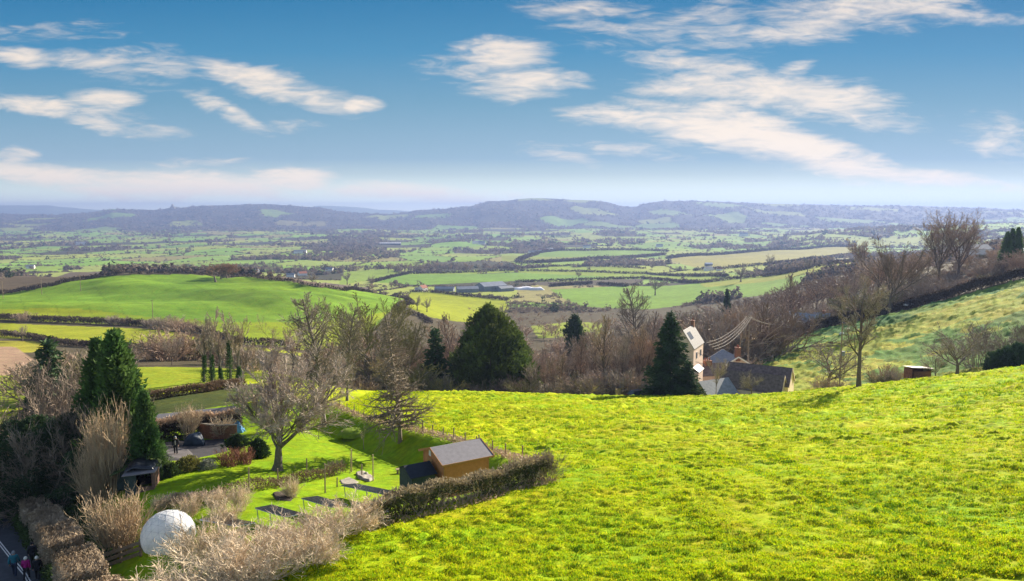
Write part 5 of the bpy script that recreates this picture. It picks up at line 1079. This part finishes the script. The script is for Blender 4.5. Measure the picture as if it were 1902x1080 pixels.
for u, v, L, Wd, h, r, wl, rf_, rz, nm, lb in [
    (540, 515, 12, 7, 3.5, 2.5, M_RENDW, M_ROOFG, 10, 'white_house', 'white house beyond the hill among hedgerow trees'), (562, 512, 13, 8, 3.5, 3, M_RENDW, M_REDROOF, 40, 'red_roofed_house', 'pink house with red roof beyond the hill'), (470, 507, 18, 10, 4, 2.5, M_STEEL, M_ROOFG, 0, 'dark_barn', 'dark barn beyond the hill crest'),
    (57, 499, 13, 9, 4, 3, M_RENDW, M_ROOFG, 20, 'white_house', 'white house in the scrub at far left'), (558, 471, 34, 16, 6, 4, M_RENDW, M_ROOFG, 5, 'white_farm', 'white farm buildings in the vale below the long hill'), (725, 455, 85, 18, 6, 3, M_DGREEN, M_TARW, 2, 'long_barn', 'long white-roofed barn in front of the far wood'),
    (990, 472, 26, 12, 6, 4, M_RENDW, M_ROOFG, 15, 'white_house', 'white house at the top of the long green field'), (1010, 468, 34, 14, 6, 4, M_RENDW, M_REDROOF, -10, 'white_house', 'white house with red roof beside the sandy field corner'), (1022, 466, 22, 12, 6, 3, M_RENDW, M_ROOFG, 30, 'white_house', 'rightmost white house at the sandy field corner'),
    (1316, 503, 14, 8, 4, 3, M_RENDW, M_ROOFG, 20, 'white_house', 'white house at the foot of the tawny field'), (1316, 494, 14, 8, 4, 2, M_STEEL, M_TARW, 0, 'farm_shed', 'pale-roofed shed behind the white house by the tawny field'), (1336, 503, 9, 6, 3, 2, M_RENDW, M_REDROOF, 0, 'cottage', 'small cottage right of the white house by the tawny field'),
    (1381, 439, 40, 22, 10, 8, M_RENDW, M_ROOFG, 0, 'white_house', 'lone bright white house at the foot of the escarpment'), (1090, 461, 26, 14, 6, 4, M_RENDW, M_ROOFG, 0, 'white_house', 'white house in the trees above the long green field'), (885, 453, 30, 14, 7, 5, M_RENDW, M_ROOFG, 30, 'white_house', 'white house above the dark wood'), (895, 454, 26, 14, 7, 5, M_RENDW, M_ROOFG, 0, 'white_house', 'second white house above the dark wood'),
    (150, 455, 34, 16, 7, 5, M_RENDW, M_ROOFG, 30, 'white_house', 'white house in the far left woods'), (612, 504, 13, 8, 4, 3, M_RENDW, M_ROOFG, 0, 'white_house', 'white house behind the tops of the fan-crowned tree'), (1225, 459, 24, 12, 6, 4, M_RENDW, M_ROOFG, 0, 'white_house', 'small white house right of the long green field')]:
    house(nm, lb, 'barn' if 'barn' in nm or 'shed' in nm else 'house', G(u, v), radians(rz), L, Wd, h, r, wl, rf_, foot=5)
# hilltop tower
p = G(321, 389); t = thing('hilltop_tower', 'small dark tower on the pointed hill at left', 'tower', p); MB().box(-22, -10, -20, 22, 10, 26).build('body', M_STONE, t); MB().box(-10, -8, 26, 6, 8, 48).build('turret', M_STONE, t)
for i, (u, v, h) in enumerate([(150, 541, 11), (78, 548, 11), (6, 555, 11)]): pole(['right', 'middle', 'left'][i]+'most pole along the brown field', G(u, v), h, arm=True, r=.18)
pole('thin pole in the bright green hill field', G(284, 590), 9, r=.16)
# ------------------------------------------------------------------ middle-distance evergreens and trees
plant_px('yew_big', 'evergreen_tree', 'big broad dark evergreen in the middle of the brown wood', 'conifer', 908, 570, y=150, rz=.7, wide=.80)
plant_px('yew_big', 'evergreen_tree', 'lower evergreen joined to the right of the big one', 'conifer', 950, 612, y=152, rz=2.7, wide=.62)
plant_px('fir_small', 'fir_tree', 'small pointed fir left of the big evergreen', 'conifer', 808, 611, y=145, wide=1.1)
plant_px('pine', 'pine_tree', 'dark wind-shaped pine above the brown wood', 'conifer', 1068, 588, y=230, wide=.7)
plant_px('spruce', 'spruce_tree', 'tall dark spruce left of the pale house', 'conifer', 1247, 576, y=123, rz=.3, wide=1.25)
plant_px('fir_small', 'fir_tree', 'low fir on the right of the tall spruce', 'conifer', 1282, 672, y=121, wide=1.5)
plant_px('spruce', 'spruce_tree', 'small dark fir standing up behind the woods by the lane', 'conifer', 1350, 535, y=330, wide=.7)
for u, vt, yy, lb in [(1863, 432, 262, 'leftmost of three dark ivied conifers at the right edge'), (1872, 426, 266, 'middle one of three dark ivied conifers'), (1882, 424, 270, 'rightmost of three dark ivied conifers')]:
    plant_px('leylandii', 'dark_conifer', lb, 'conifer', u, vt, y=yy, wide=.75)
plant_px('upright', 'tall_tree', 'tall crooked bare tree standing on the field crest at right', 'tree', 1595, 512, 721, rz=2.2, wide=.85)
plant_px('apple', 'orchard_tree', 'dark spreading orchard tree right of the rust-red shelter', 'tree', 1788, 612, y=117, wide=1.2)
plant_px('apple', 'orchard_tree', 'yellowish little tree beside the rust-red shelter', 'tree', 1746, 648, y=119, wide=.8)
plant_px('tangle', 'bramble_thicket', 'pale bramble thicket on the shaded meadow at right', 'shrub', 1830, 608, y=135, wide=1.5)
plant_px('tangle', 'bramble_thicket', 'pale bramble thicket at the right picture edge', 'shrub', 1890, 600, y=138, wide=1.3)
plant_px('dark_bush', 'evergreen_shrub', 'large dark evergreen bush on the field crest at right', 'shrub', 1868, 652, y=119, wide=1.0)
plant_px('dark_bush', 'evergreen_shrub', 'dark evergreen bush cut by the right picture edge', 'shrub', 1900, 640, y=118, wide=1.0)
plant_px('mid2', 'orchard_tree', 'small twiggy tree in front of the outbuilding', 'tree', 1335, 660, y=119, wide=.8)
plant_px('apple', 'orchard_tree', 'spreading small tree in front of the barn roof', 'tree', 1402, 688, y=117, wide=1.0)
plant_px('apple', 'orchard_tree', 'low bare tree left of the utility pole', 'tree', 1545, 630, y=128, wide=1.3)
for u, vt, k, lb in [(1535, 700, 'thicket0', 'dark rounded bramble left of the crooked tree'), (1570, 708, 'thicket1', 'low pale bramble at the foot of the crooked tree'), (1640, 694, 'thicket2', 'grey-green bramble right of the crooked tree'), (1668, 690, 'thicket1', 'bramble patch left of the rust-red shelter'), (1650, 678, 'thicket0', 'dark bramble behind the grey-green one')]:
    plant_px(k, 'bramble', lb, 'shrub', u, vt, y=118 if u != 1650 else 126, wide=1.3, parts=False)
# right slope trees
plant_px('beech', 'tall_tree', 'tall fan-crowned bare tree, left one of the pair on the skyline', 'tree', 1742, 386, y=285, rz=.4, wide=1.1)
plant_px('beech', 'tall_tree', 'tall fan-crowned bare tree, right one of the pair on the skyline', 'tree', 1776, 382, y=280, rz=2.9, wide=1.05)
plant_px('beech', 'tall_tree', 'ivy-footed bare tree left of the skyline pair', 'tree', 1653, 430, y=225, rz=1.9, wide=.95)
for u, vt, yy, k, lb in [(1515, 497, 290, 'crooked', 'wind-shaped bare tree above the far cottages'), (1468, 505, 300, 'pole0', 'slender bare tree left of the wind-shaped one'), (1447, 520, 262, 'crooked', 'leaning bare tree left of the far cottages'), (1420, 530, 270, 'crooked', 'forked bare tree behind the wire pole'),
    (1600, 440, 520, 'mid0', 'hazy tree mass beside the ivy-footed tree'), (1690, 470, 300, 'mid1', 'bare tree between ivy-footed tree and the pair'), (1800, 470, 290, 'mid2', 'low bare tree right of the skyline pair'), (1630, 480, 300, 'mid0', 'bare tree left of the ivy-footed tree'), (1580, 500, 260, 'mid2', 'bare tree above the dark meadow hedge'), (1560, 530, 240, 'mid1', 'bare tree behind the crooked tree crown'),
    (1188, 528, 205, 'alder', 'tallest bare tree of the brown wood left of the spruce'), (1205, 575, 190, 'alder_thin', 'thin bare tree beside the tallest of the brown wood'), (845, 580, 175, 'pole1', 'pale-stemmed birch left of the big evergreen'), (830, 590, 185, 'mid1', 'bushy bare tree behind the small fir')]:
    plant_px(k, 'bare_tree', lb, 'tree', u, vt, y=yy, wide=.9)
def belt(n, uv, yr, vt, kinds, name, label, cat, group, seed, wide=(.8, 1.3), hmin=2.5, hmax=16):
    r = random.Random(seed)
    for i in range(n):
        y = yr[0]*(yr[1]/yr[0])**r.random(); u = uv[0]+(uv[1]-uv[0])*(i+r.random())/n
        p = GY(u, y); v_ = np.interp(u, [q[0] for q in vt], [q[1] for q in vt])+r.uniform(-10, 26); h = min(hmax, max(hmin, zat(v_, y)-p.z))*r.uniform(.85, 1.05)
        plant(r.choice(kinds), name, label, cat, p, h, r.uniform(*wide), r.uniform(0, 6.28), group, parts=False)
def far_belt(n, uv, yr, vt, kinds, name, label, cat, group, seed, wide=(.8, 1.3), hmin=2.5, hmax=16):
    r = random.Random(seed); Vs = []; Fs = []; o = 0; Cs = []
    for i in range(n):
        y = yr[0]*(yr[1]/yr[0])**r.random(); u = uv[0]+(uv[1]-uv[0])*(i+r.random())/n
        p = GY(u, y); v_ = np.interp(u, [q[0] for q in vt], [q[1] for q in vt])+r.uniform(-10, 26); h = min(hmax, max(hmin, zat(v_, y)-p.z))*r.uniform(.85, 1.05)
        V, Fq = r.choice(FARP); k = h/10; w = k*r.uniform(*wide)*1.1; a = r.uniform(0, 6.28); c, s = cos(a), sin(a)
        Vs.append(np.stack([(V[:, 0]*c-V[:, 1]*s)*w+p.x, (V[:, 0]*s+V[:, 1]*c)*w+p.y, V[:, 2]*k+p.z-.2], 1)); Fs.append(Fq+o); o += len(V)
    tag(link(name, mesh_np(name, np.concatenate(Vs), [np.concatenate(Fs)], r.choice([M_TWIGP, M_TWIGP]))), label, 'trees', None, 'stuff')
MID = ['mid0', 'mid1', 'mid2']; TH = ['thicket0', 'thicket1', 'thicket2']
belt(26, (620, 1060), (131, 148), [(620, 680), (760, 688), (820, 682), (900, 700), (1000, 705), (1060, 700)], TH, 'bramble', 'brown bramble bush along the far edge of the sunny field', 'shrub', 'brambles along the far edge of the field', 1, (1.1, 1.6), 2.2, 5)
belt(16, (560, 760), (125, 175), [(560, 640), (640, 620), (760, 630)], MID+TH, 'bare_tree', 'brown bare tree crowded behind the tall twin-topped tree', 'tree', 'bare trees behind the lawn trees', 2)
belt(22, (740, 900), (150, 210), [(740, 620), (800, 640), (850, 620), (900, 650)], MID+['pole1'], 'bare_tree', 'brown bare tree of the wood left of the big evergreen', 'tree', 'wood left of the big evergreen', 3)
belt(46, (975, 1240), (132, 230), [(975, 650), (1040, 640), (1090, 590), (1150, 560), (1200, 565), (1240, 600)], MID+['pole0', 'pole1', 'pole0'], 'bare_tree', 'brown bare tree of the wood between the big evergreen and the spruce', 'tree', 'wood between big evergreen and spruce', 4, (.6, 1.0))
belt(22, (1040, 1240), (128, 150), [(1040, 700), (1100, 690), (1180, 690), (1240, 700)], TH, 'bramble', 'dull brown thicket under the wood left of the spruce', 'shrub', 'thickets under the wood left of the spruce', 5, (1.1, 1.6), 2.5, 6)
belt(48, (1210, 1440), (190, 340), [(1210, 570), (1290, 565), (1350, 560), (1420, 575)], MID+TH, 'bare_tree', 'brown bare tree in the hollow behind the tall house', 'tree', 'trees in the hollow behind the houses', 6)
belt(12, (1330, 1440), (165, 225), [(1330, 615), (1380, 625), (1440, 620)], TH, 'thicket', 'rounded brown thicket between the chimney and the meadow', 'shrub', 'thickets between houses and meadow', 7, (1.1, 1.6), 2.5, 6)
belt(95, (1420, 1920), (232, 360), [(1420, 590), (1500, 570), (1560, 560), (1620, 545), (1700, 530), (1800, 505), (1900, 478)], MID+TH+TH, 'thicket', 'brown scrub tree along the top of the right-hand meadow', 'tree', 'scrub above the right-hand meadow', 8, (1.0, 1.7), 3, 9)
far_belt(110, (1360, 1720), (300, 560), [(1380, 560), (1450, 535), (1550, 505), (1620, 490), (1700, 485)], MID, 'slope_trees', 'hazy bare trees on the slope beyond the far cottages', 'tree', 'trees on the slope beyond the cottages', 9)
far_belt(90, (1600, 1960), (300, 700), [(1620, 470), (1700, 470), (1800, 460), (1960, 440)], MID, 'hilltop_trees', 'hazy bare trees on the high ground at the right', 'tree', 'trees on the high ground at right', 10)
far_belt(230, (860, 1330), (260, 640), [(860, 610), (920, 572), (1000, 585), (1080, 592), (1200, 590), (1330, 566)], MID+TH+TH, 'brookside_trees', 'purple-brown trees along the brook below the farm', 'tree', 'trees along the brook below the farm', 11, (1.0, 1.7), 3, 9)
belt(16, (730, 900), (230, 420), [(730, 600), (800, 600), (860, 600), (900, 610)], MID+TH, 'bare_tree', 'bare tree along the lane below the yellow-green field', 'tree', 'trees below the yellow-green field', 12, (1, 1.4), 3, 9)
belt(24, (240, 480), (131, 190), [(240, 640), (290, 618), (330, 615), (400, 625), (480, 640)], MID+TH, 'bare_tree', 'brown rounded tree along the far side of the small meadow', 'tree', 'trees beyond the small meadow', 13, (1.0, 1.5), 3, 9)
belt(18, (60, 240), (110, 200), [(-60, 660), (60, 668), (150, 650), (240, 660)], MID+TH, 'bare_tree', 'brown scrub tree behind the cypresses at left', 'tree', 'scrub trees at the far left', 14, (1.0, 1.5), 3, 8)
belt(40, (1690, 1930), (235, 330), [(1690, 520), (1780, 500), (1930, 470)], ['thicket0', 'thicket1'], 'thicket', 'tawny scrub on the skyline slope below the dark conifers', 'shrub', 'tawny scrub below the dark conifers', 18, (1.2, 1.9), 3, 8)
# single field trees
for u, vb, vt, lb in [(402, 513, 487, 'lone round tree on the crest of the green hill'), (42, 634, 601, 'lone bare tree in the left-hand field'), (1075, 519, 500, 'lone tree in the long green field right of the farm'), (1217, 549, 511, 'round-headed tree at the edge of the bright field'), (1376, 524, 488, 'broad round tree on the hedge of the bright field'), (1322, 518, 500, 'left one of two small trees in the hedge'), (1332, 518, 501, 'right one of two small trees in the hedge'), (1017, 503, 488, 'small tree on the hedge above the long field'), (1094, 505, 492, 'tiny tree on the hedge above the long field'), (1211, 503, 486, 'tree at the left end of the hedge by the tawny field'),
    (775, 577, 548, 'left one of two trees in the bend of the lane'), (793, 580, 552, 'right one of two trees in the bend of the lane'), (212, 511, 486, 'bare tree at the corner of the brown field'), (580, 530, 505, 'bare tree in the hedge behind the hill'), (645, 529, 502, 'bare tree near the pale stubble strip'), (690, 533, 510, 'bushy tree left of the farmhouse'), (727, 536, 520, 'rounded tree nearest the farmhouse'), (1500, 505, 478, 'tree in the hedge of the ridge field'), (1450, 506, 482, 'tree below the tawny field'), (1430, 498, 470, 'dark tree on the tawny field hedge'), (935, 594, 562, 'spreading tree below the yellow-green field')]:
    if u == 402: plant_px('russet', 'field_tree', lb, 'tree', u, vt, y=530, wide=1.2)
    else: plant_px('field_oak', 'field_tree', lb, 'tree', u, vt, vb, wide=1.0)
for i in range(7):
    plant_px('russet', 'copse_tree', 'russet tree of the copse on the crest of the green hill', 'tree', 412+i*4, 487+(i % 3)*2, y=552+8*(i % 3), parts=False, wide=1.2, group='copse on the green hill')
r_ = random.Random(5)
for i in range(22):
    u = 720+i*10+r_.uniform(-4, 4); plant_px('mid%d' % (i % 3), 'parkland_tree', 'bare parkland tree in the row above the long green field', 'tree', u, 487+r_.uniform(-3, 4), 507-(u-720)*.02+r_.uniform(-2, 1), parts=False, wide=1.1, group='parkland trees above the long field')
# ------------------------------------------------------------------ field hedges
M_HB = mat('brown_hedge', (.085, .062, .045), var=.4, scale=.15, objvar=.15, trans=.1)
M_HP = mat('purple_hedge', (.14, .105, .09), var=.4, scale=.1, objvar=.2, trans=.15)
def fh(lb, pts, w=2.2, h=2.0, size=None, m=M_HB, twig=None, seed=1):
    Pq = [hit(u, v) for u, v in pts]; ym = sum(p[1] for p in Pq)/len(Pq); size = size or max(.12, ym*.0011)
    hedge('field_hedge', lb, Pq, w, h, min(60, .9/(size*size)), size, m, seed=seed)
fh('long dark hedge along the foot of the green hill', [(-80, 594), (0, 594), (100, 599), (200, 603), (260, 606), (340, 613), (450, 641), (560, 652)], 3, 2.6, seed=1)
fh('hedge across the left-hand field above the cypresses', [(-80, 623), (0, 624), (60, 630), (110, 640), (200, 647), (260, 651)], 2.5, 1.9, seed=2)
fh('hedge between brown field and green hill', [(-80, 549), (0, 545), (60, 539), (120, 525), (190, 513), (230, 509)], 3, 2.2, seed=3)
fh('hedge running along the crest of the green hill', [(240, 509), (330, 508), (400, 511), (470, 515), (560, 529), (640, 541), (735, 548), (762, 546)], 2.4, 1.3, seed=4)
fh('hedge of the bending lane below the farm', [(735, 548), (754, 556), (765, 565), (737, 573), (744, 581), (780, 588), (800, 602)], 2.5, 1.8, seed=5)
fh('low dark hedge below the farm buildings', [(762, 543), (800, 543), (870, 551), (945, 559)], 3, 2.0, seed=6)
fh('long hedge above the green field behind the farm', [(690, 526), (730, 515), (760, 509), (950, 504), (1040, 505), (1200, 510), (1330, 513), (1350, 515)], 3.5, 2.4, seed=7)
fh('hedge on the far side of the brown ploughed strip', [(955, 525), (1060, 522), (1190, 518), (1220, 520), (1300, 526), (1360, 519), (1430, 512)], 3.5, 2.4, seed=8)
fh('thick dark hedge on the left below the ploughed strip', [(1022, 533), (1060, 530), (1100, 528)], 5, 3, seed=9)
fh('thick dark hedge on the right below the ploughed strip', [(1110, 529), (1140, 531), (1165, 533)], 5, 3, seed=10)
fh('hedge above the narrow strip field', [(920, 499), (1060, 494), (1130, 496), (1200, 500)], 3.5, 2, seed=11)
fh('hedge along the ridge of the bright field', [(1420, 514), (1480, 505), (1540, 494), (1600, 484)], 3.5, 2.5, seed=12)
fh('hedge across the tawny fields', [(1290, 503), (1340, 501), (1420, 494), (1500, 483), (1590, 473)], 4, 3, seed=13)
fh('upper hedge of the tawny fields', [(1240, 481), (1300, 475), (1400, 468), (1500, 463), (1590, 458)], 5, 4, seed=14)
fh('hedge above the long green field', [(960, 487), (1000, 471), (1040, 466), (1240, 468)], 5, 4, seed=15)
fh('lower hedge of the long green field', [(960, 489), (1000, 489), (1150, 481), (1235, 474)], 5, 5, m=M_HP, seed=16)
Pq = PY((1428, 238), (1490, 240), (1560, 238), (1640, 231), (1700, 226), (1800, 221), (1902, 218), (2100, 216))
hedge('meadow_hedge', 'thick dark hedge along the top of the right-hand meadow', Pq, 3.0, 3.0, 26, .24, M_HB, seed=21)
for i, (u, v, h, lb) in enumerate([(45, 598, 4.5, 'greyish bush rising from the hill-foot hedge at left'), (215, 604, 4.5, 'rounded bush in the middle of the hill-foot hedge'), (240, 605, 3.6, 'smaller bush in the hill-foot hedge'), (310, 612, 6, 'large purple bush at the right end of the hill-foot hedge'), (335, 616, 6, 'second large purple bush in the hill-foot hedge'), (280, 609, 4, 'low bush left of the large purple ones'), (360, 620, 5, 'bush of the hill-foot hedge behind the ivy-clad trees')]):
    plant('thicket%d' % (i % 2), 'hedge_bush', lb, 'shrub', G(u, v), h, 1.5, parts=False)
# ------------------------------------------------------------------ the wooded vale : too many to count
def vale():
    rg = np.random.default_rng(77); n = 260000
    a = rg.uniform(-.80, .80, n); ly = rg.uniform(math.log(640), math.log(7300), n); y = np.exp(ly); x = a*y
    C, edge, k = cover(x, y)
    infield = edge > 1e8
    big = y > 5200
    wood = (k >= 10)
    wood2 = (fbm(x/420, y/520, 91, 3) > .665) & ~infield
    scrub = (y < 1000) & ~infield & (fbm(x/60, y/60, 92, 3) > .45)
    keep = ~infield & (((edge < np.where(big, 9, 5)) & (y > 850)) | ((wood | wood2) & (rg.random(n) < .11)) | (scrub & (rg.random(n) < .22)) | (rg.random(n) < .0022))
    # keep the houses and the farm free
    free = np.ones(n, bool)
    for o in COL.objects:
        if o.get('category') in ('house', 'barn', 'outbuilding', 'tarpaulin') and o.location.y > 600:
            lx, lyy = o.location.x, o.location.y; dd = max(16, lyy*.008); free &= ~((np.abs(x-lx) < dd) & (y < lyy+dd) & (y > lyy*.93-dd))
    keep &= free; x, y, wood = x[keep], y[keep], (wood | wood2)[keep]; edge = edge[keep]; z = H(x, y); m = len(x)
    h = np.where(wood, rg.uniform(6, 13, m), np.where(rg.random(m) < .06, rg.uniform(8, 14, m), rg.uniform(2.0, 4, m)))*np.clip(1+(y-2500)/9000, .9, 1.5); w = np.where(wood, rg.uniform(9, 18, m), np.maximum(h*rg.uniform(.8, 1.2, m), rg.uniform(5, 10, m)))*np.clip(y/1900, .7, 2.4)
    h = np.where(wood, h, h*np.clip(y/2300, .8, 1.35))
    kf = np.where(y < 1500, 26, np.where(y < 2600, 14, 8)).astype(int); idx = np.repeat(np.arange(m), kf); t = len(idx)
    d = norm(rg.normal(0, 1, (t, 3))); d[:, 2] = np.abs(d[:, 2]); rr = rg.random((t, 1))**.4
    Cc = np.stack([x[idx], y[idx], z[idx]], 1)+d*rr*np.stack([w[idx]/2, w[idx]/2, h[idx]*.95], 1)
    sz = (np.sqrt(w*h)*np.where(kf >= 26, .26, np.where(kf >= 14, .36, .52)))[idx, None]
    o_ = norm(d+rg.normal(0, .5, (t, 3))); s = norm(np.cross(o_, rg.normal(0, 1, (t, 3)))); u_ = np.cross(o_, s); zz = sz*rg.uniform(.7, 1.3, (t, 1))
    V = np.stack([Cc-s*zz*.6, Cc+s*zz*.6, Cc+u_*zz], 1).reshape(-1, 3)
    shade = np.array([(.165, .13, .105), (.135, .11, .092), (.19, .155, .115), (.04, .055, .03)])[np.where(rg.random(m) < .10, 3, rg.integers(0, 3, m))]
    col = np.repeat(shade[idx]*rg.uniform(.8, 1.2, (t, 1)), 3, 0)
    M = bpy.data.materials.new('vale_trees'); M.use_nodes = True; vc = M.node_tree.nodes.new('ShaderNodeVertexColor'); vc.layer_name = 'tint'; M.node_tree.links.new(vc.outputs[0], M.node_tree.nodes['Principled BSDF'].inputs['Base Color']); M.node_tree.nodes['Principled BSDF'].inputs['Roughness'].default_value = 1; M.node_tree.nodes['Principled BSDF'].inputs['Specular IOR Level'].default_value = 0
    tr_ = M.node_tree.nodes.new('ShaderNodeBsdfTranslucent'); mx_ = M.node_tree.nodes.new('ShaderNodeMixShader'); mx_.inputs[0].default_value = .35; L_ = M.node_tree.links; L_.new(vc.outputs[0], tr_.inputs[0]); L_.new(M.node_tree.nodes['Principled BSDF'].outputs[0], mx_.inputs[1]); L_.new(tr_.outputs[0], mx_.inputs[2]); L_.new(mx_.outputs[0], M.node_tree.nodes['Material Output'].inputs[0])
    tag(link('distant_woodland', mesh_np('distant_woodland', V, [np.arange(t*3).reshape(-1, 3)], M, attrs={'tint': col})), 'purple-brown woods and hedgerow trees filling the far vale', 'woodland', None, 'stuff')
vale()
# ------------------------------------------------------------------ grass of the near field
def grass():
    rg = np.random.default_rng(12); n = 300000
    y = 27+rg.random(n)**1.5*92; x = rg.uniform(-.42, .86, n)*y
    ok = ~inpoly(x, y, GARDEN) & (x > -22+0*y); ok &= (fbm(x*1.9+.3*y, y*2.6, 2, 3) > .40)
    fl = np.interp(x, [-30, -14, -2, 3, 200], [30, 28.5, 42, 48, 48]); ok &= ~((y > fl) & (x < 2) & (y < 60))
    x, y = x[ok], y[ok]; m = len(x); k = 4; idx = np.repeat(np.arange(m), k); t = len(idx)
    t1 = fbm(x*1.9+.3*y, y*2.6, 2, 3); t2 = fbm(x*.33, y*.42, 21, 3); z = H(x, y)+(np.clip(t1-.43, 0, 1)**1.15*1.25*(.6+.6*sstep(.35, .7, t2))+(fbm(x*.9, y*.6, 41, 2)-.5)*.16)*.52
    sc = np.clip(y/55, .75, 1.5)
    b = np.stack([x[idx]+rg.normal(0, .11, t)*sc[idx], y[idx]+rg.normal(0, .11, t)*sc[idx], z[idx]-.02], 1); h = (rg.uniform(.06, .17, t)*sc[idx])[:, None]*(.6+.8*t2[idx, None]); w = (rg.uniform(.02, .042, t)*sc[idx])[:, None]
    an = rg.random(t)*6.28; s = np.stack([np.cos(an), np.sin(an), an*0], 1); lean = rg.normal(0, .55, (t, 3)); lean[:, 2] = 1
    V = np.stack([b-s*w, b+s*w, b+norm(lean)*h], 1).reshape(-1, 3)
    # scattered tussocks, darker in colour to stand for shadow flecks
    m2 = 7000; y2 = 27+rg.random(m2)**1.25*90; x2 = rg.uniform(-.42, .86, m2)*y2; fl2 = np.interp(x2, [-30, -14, -2, 3, 200], [30, 28.5, 40, 46, 46])
    ok2 = ~inpoly(x2, y2, GARDEN) & ~((y2 > fl2) & (x2 < 2) & (y2 < 60)) & (x2 > -16) & (fbm(x2*.12, y2*.12, 33, 3) > .38); x2, y2 = x2[ok2], y2[ok2]; m2 = len(x2); k2 = 20; i2 = np.repeat(np.arange(m2), k2); t2_ = len(i2)
    sz = rg.uniform(.5, 1.3, m2)*np.clip(y2/55, .8, 1.5); sz = sz[i2]; bx = x2[i2]+rg.normal(0, .20, t2_)*sz; by = y2[i2]+rg.normal(0, .10, t2_)*sz; hh = (rg.uniform(.14, .26, t2_)*sz)[:, None]; an2 = rg.random(t2_)*6.28; s2 = np.stack([np.cos(an2), np.sin(an2), 0*an2], 1)*(.035*sz[:, None]); ln2 = rg.normal(0, .45, (t2_, 3)); ln2[:, 2] = 1
    b2 = np.stack([bx, by, H(bx, by)+.06], 1); V = np.concatenate([V, np.stack([b2-s2, b2+s2, b2+norm(ln2)*hh], 1).reshape(-1, 3)])
    c2 = np.array([(.10, .19, .008), (.15, .23, .008), (.24, .27, .012)])[rg.integers(0, 3, m2)][i2]*rg.uniform(.8, 1.2, (t2_, 1))
    pal = np.array([(.37, .44, .005), (.30, .42, .005), (.46, .43, .014), (.16, .28, .008)]); pi_ = np.where(rg.random(m) < .25, 3, rg.integers(0, 3, m))
    col = np.repeat(np.concatenate([pal[pi_][idx]*rg.uniform(.85, 1.15, (t, 1)), c2]), 3, 0); t += t2_
    M = bpy.data.materials.new('grass_blades'); M.use_nodes = True; N = M.node_tree.nodes; L = M.node_tree.links; vc = N.new('ShaderNodeVertexColor'); vc.layer_name = 'tint'; d = N['Principled BSDF']; d.inputs['Roughness'].default_value = .8; d.inputs['Specular IOR Level'].default_value = .0; L.new(vc.outputs[0], d.inputs['Base Color'])
    tr = N.new('ShaderNodeBsdfTranslucent'); L.new(vc.outputs[0], tr.inputs[0]); mx = N.new('ShaderNodeMixShader'); mx.inputs[0].default_value = .55; L.new(d.outputs[0], mx.inputs[1]); L.new(tr.outputs[0], mx.inputs[2]); L.new(mx.outputs[0], N['Material Output'].inputs[0])
    tag(link('grass', mesh_np('grass', V, [np.arange(t*3).reshape(-1, 3)], M, attrs={'tint': col})), 'tussocky yellow-green grass of the sunny near field', 'grass', None, 'stuff')
grass()
# ------------------------------------------------------------------ lanes
def lane(name, pts, w, m, off=.06):
    Pq, L_ = path_pts([hit(u, v) if len(q) == 0 else q for u, v, *q in [(*p, ) for p in pts]], .5); T = norm(np.gradient(Pq, axis=0)); nx = np.stack([-T[:, 1], T[:, 0]], 1); R = np.linspace(-w/2, w/2, 9)
    X = Pq[:, None, :]+nx[:, None, :]*R[None, :, None]; Z = H(X[..., 0].ravel(), X[..., 1].ravel()).reshape(X.shape[:2]); Z = Z*.85+Z.mean(1, keepdims=True)*.15+off+.06
    n = len(Pq); i = np.arange(n*9).reshape(n, 9); Q = np.stack([i[:-1, :-1], i[:-1, 1:], i[1:, 1:], i[1:, :-1]], -1).reshape(-1, 4)
    V = np.stack([X[..., 0], X[..., 1], Z], -1).reshape(-1, 3); o = tag(link(name, mesh_np(name, V, [Q], m, smooth=True)), kind='structure')
    return Pq, nx, Z
M_TARMAC = mat('tarmac', (.055, .06, .07), var=.25, scale=2, bump=.1)
Pq, nx, Z = lane('lane', [(110, 1210), (38, 1075), (-20, 1000), (-90, 930), (-160, 880)], 5.0, M_TARMAC)
for s, nm in ((-.4, 'a'), (-.25, 'b')):
    a = Pq+nx*s; b = Pq+nx*(s+.07); V = np.concatenate([np.c_[a, Z[:, 4]+.012], np.c_[b, Z[:, 4]+.012]]); n = len(a); Q = np.stack([np.arange(n-1), np.arange(n, 2*n-1), np.arange(n+1, 2*n), np.arange(1, n)], 1)
    tag(link('road_line', mesh_np('road_line', V, [Q], M_WHITE)), kind='structure')
lane('lane', [(225, 792), (275, 779), (330, 774), (400, 772), (440, 768)], 3.6, mat('lane_tarmac', (.12, .115, .125), var=.2, scale=2))
# ------------------------------------------------------------------ render settings
SC.view_settings.view_transform = 'Standard'; SC.view_settings.look = 'None'; SC.view_settings.gamma = 1; SC.view_settings.exposure = 1.5
SC.render.engine = 'CYCLES'
c = SC.cycles; c.use_denoising = True; c.max_bounces = 6; c.diffuse_bounces = 3; c.glossy_bounces = 2; c.transmission_bounces = 4; c.volume_bounces = 0; c.transparent_max_bounces = 8
c.sample_clamp_indirect = 8
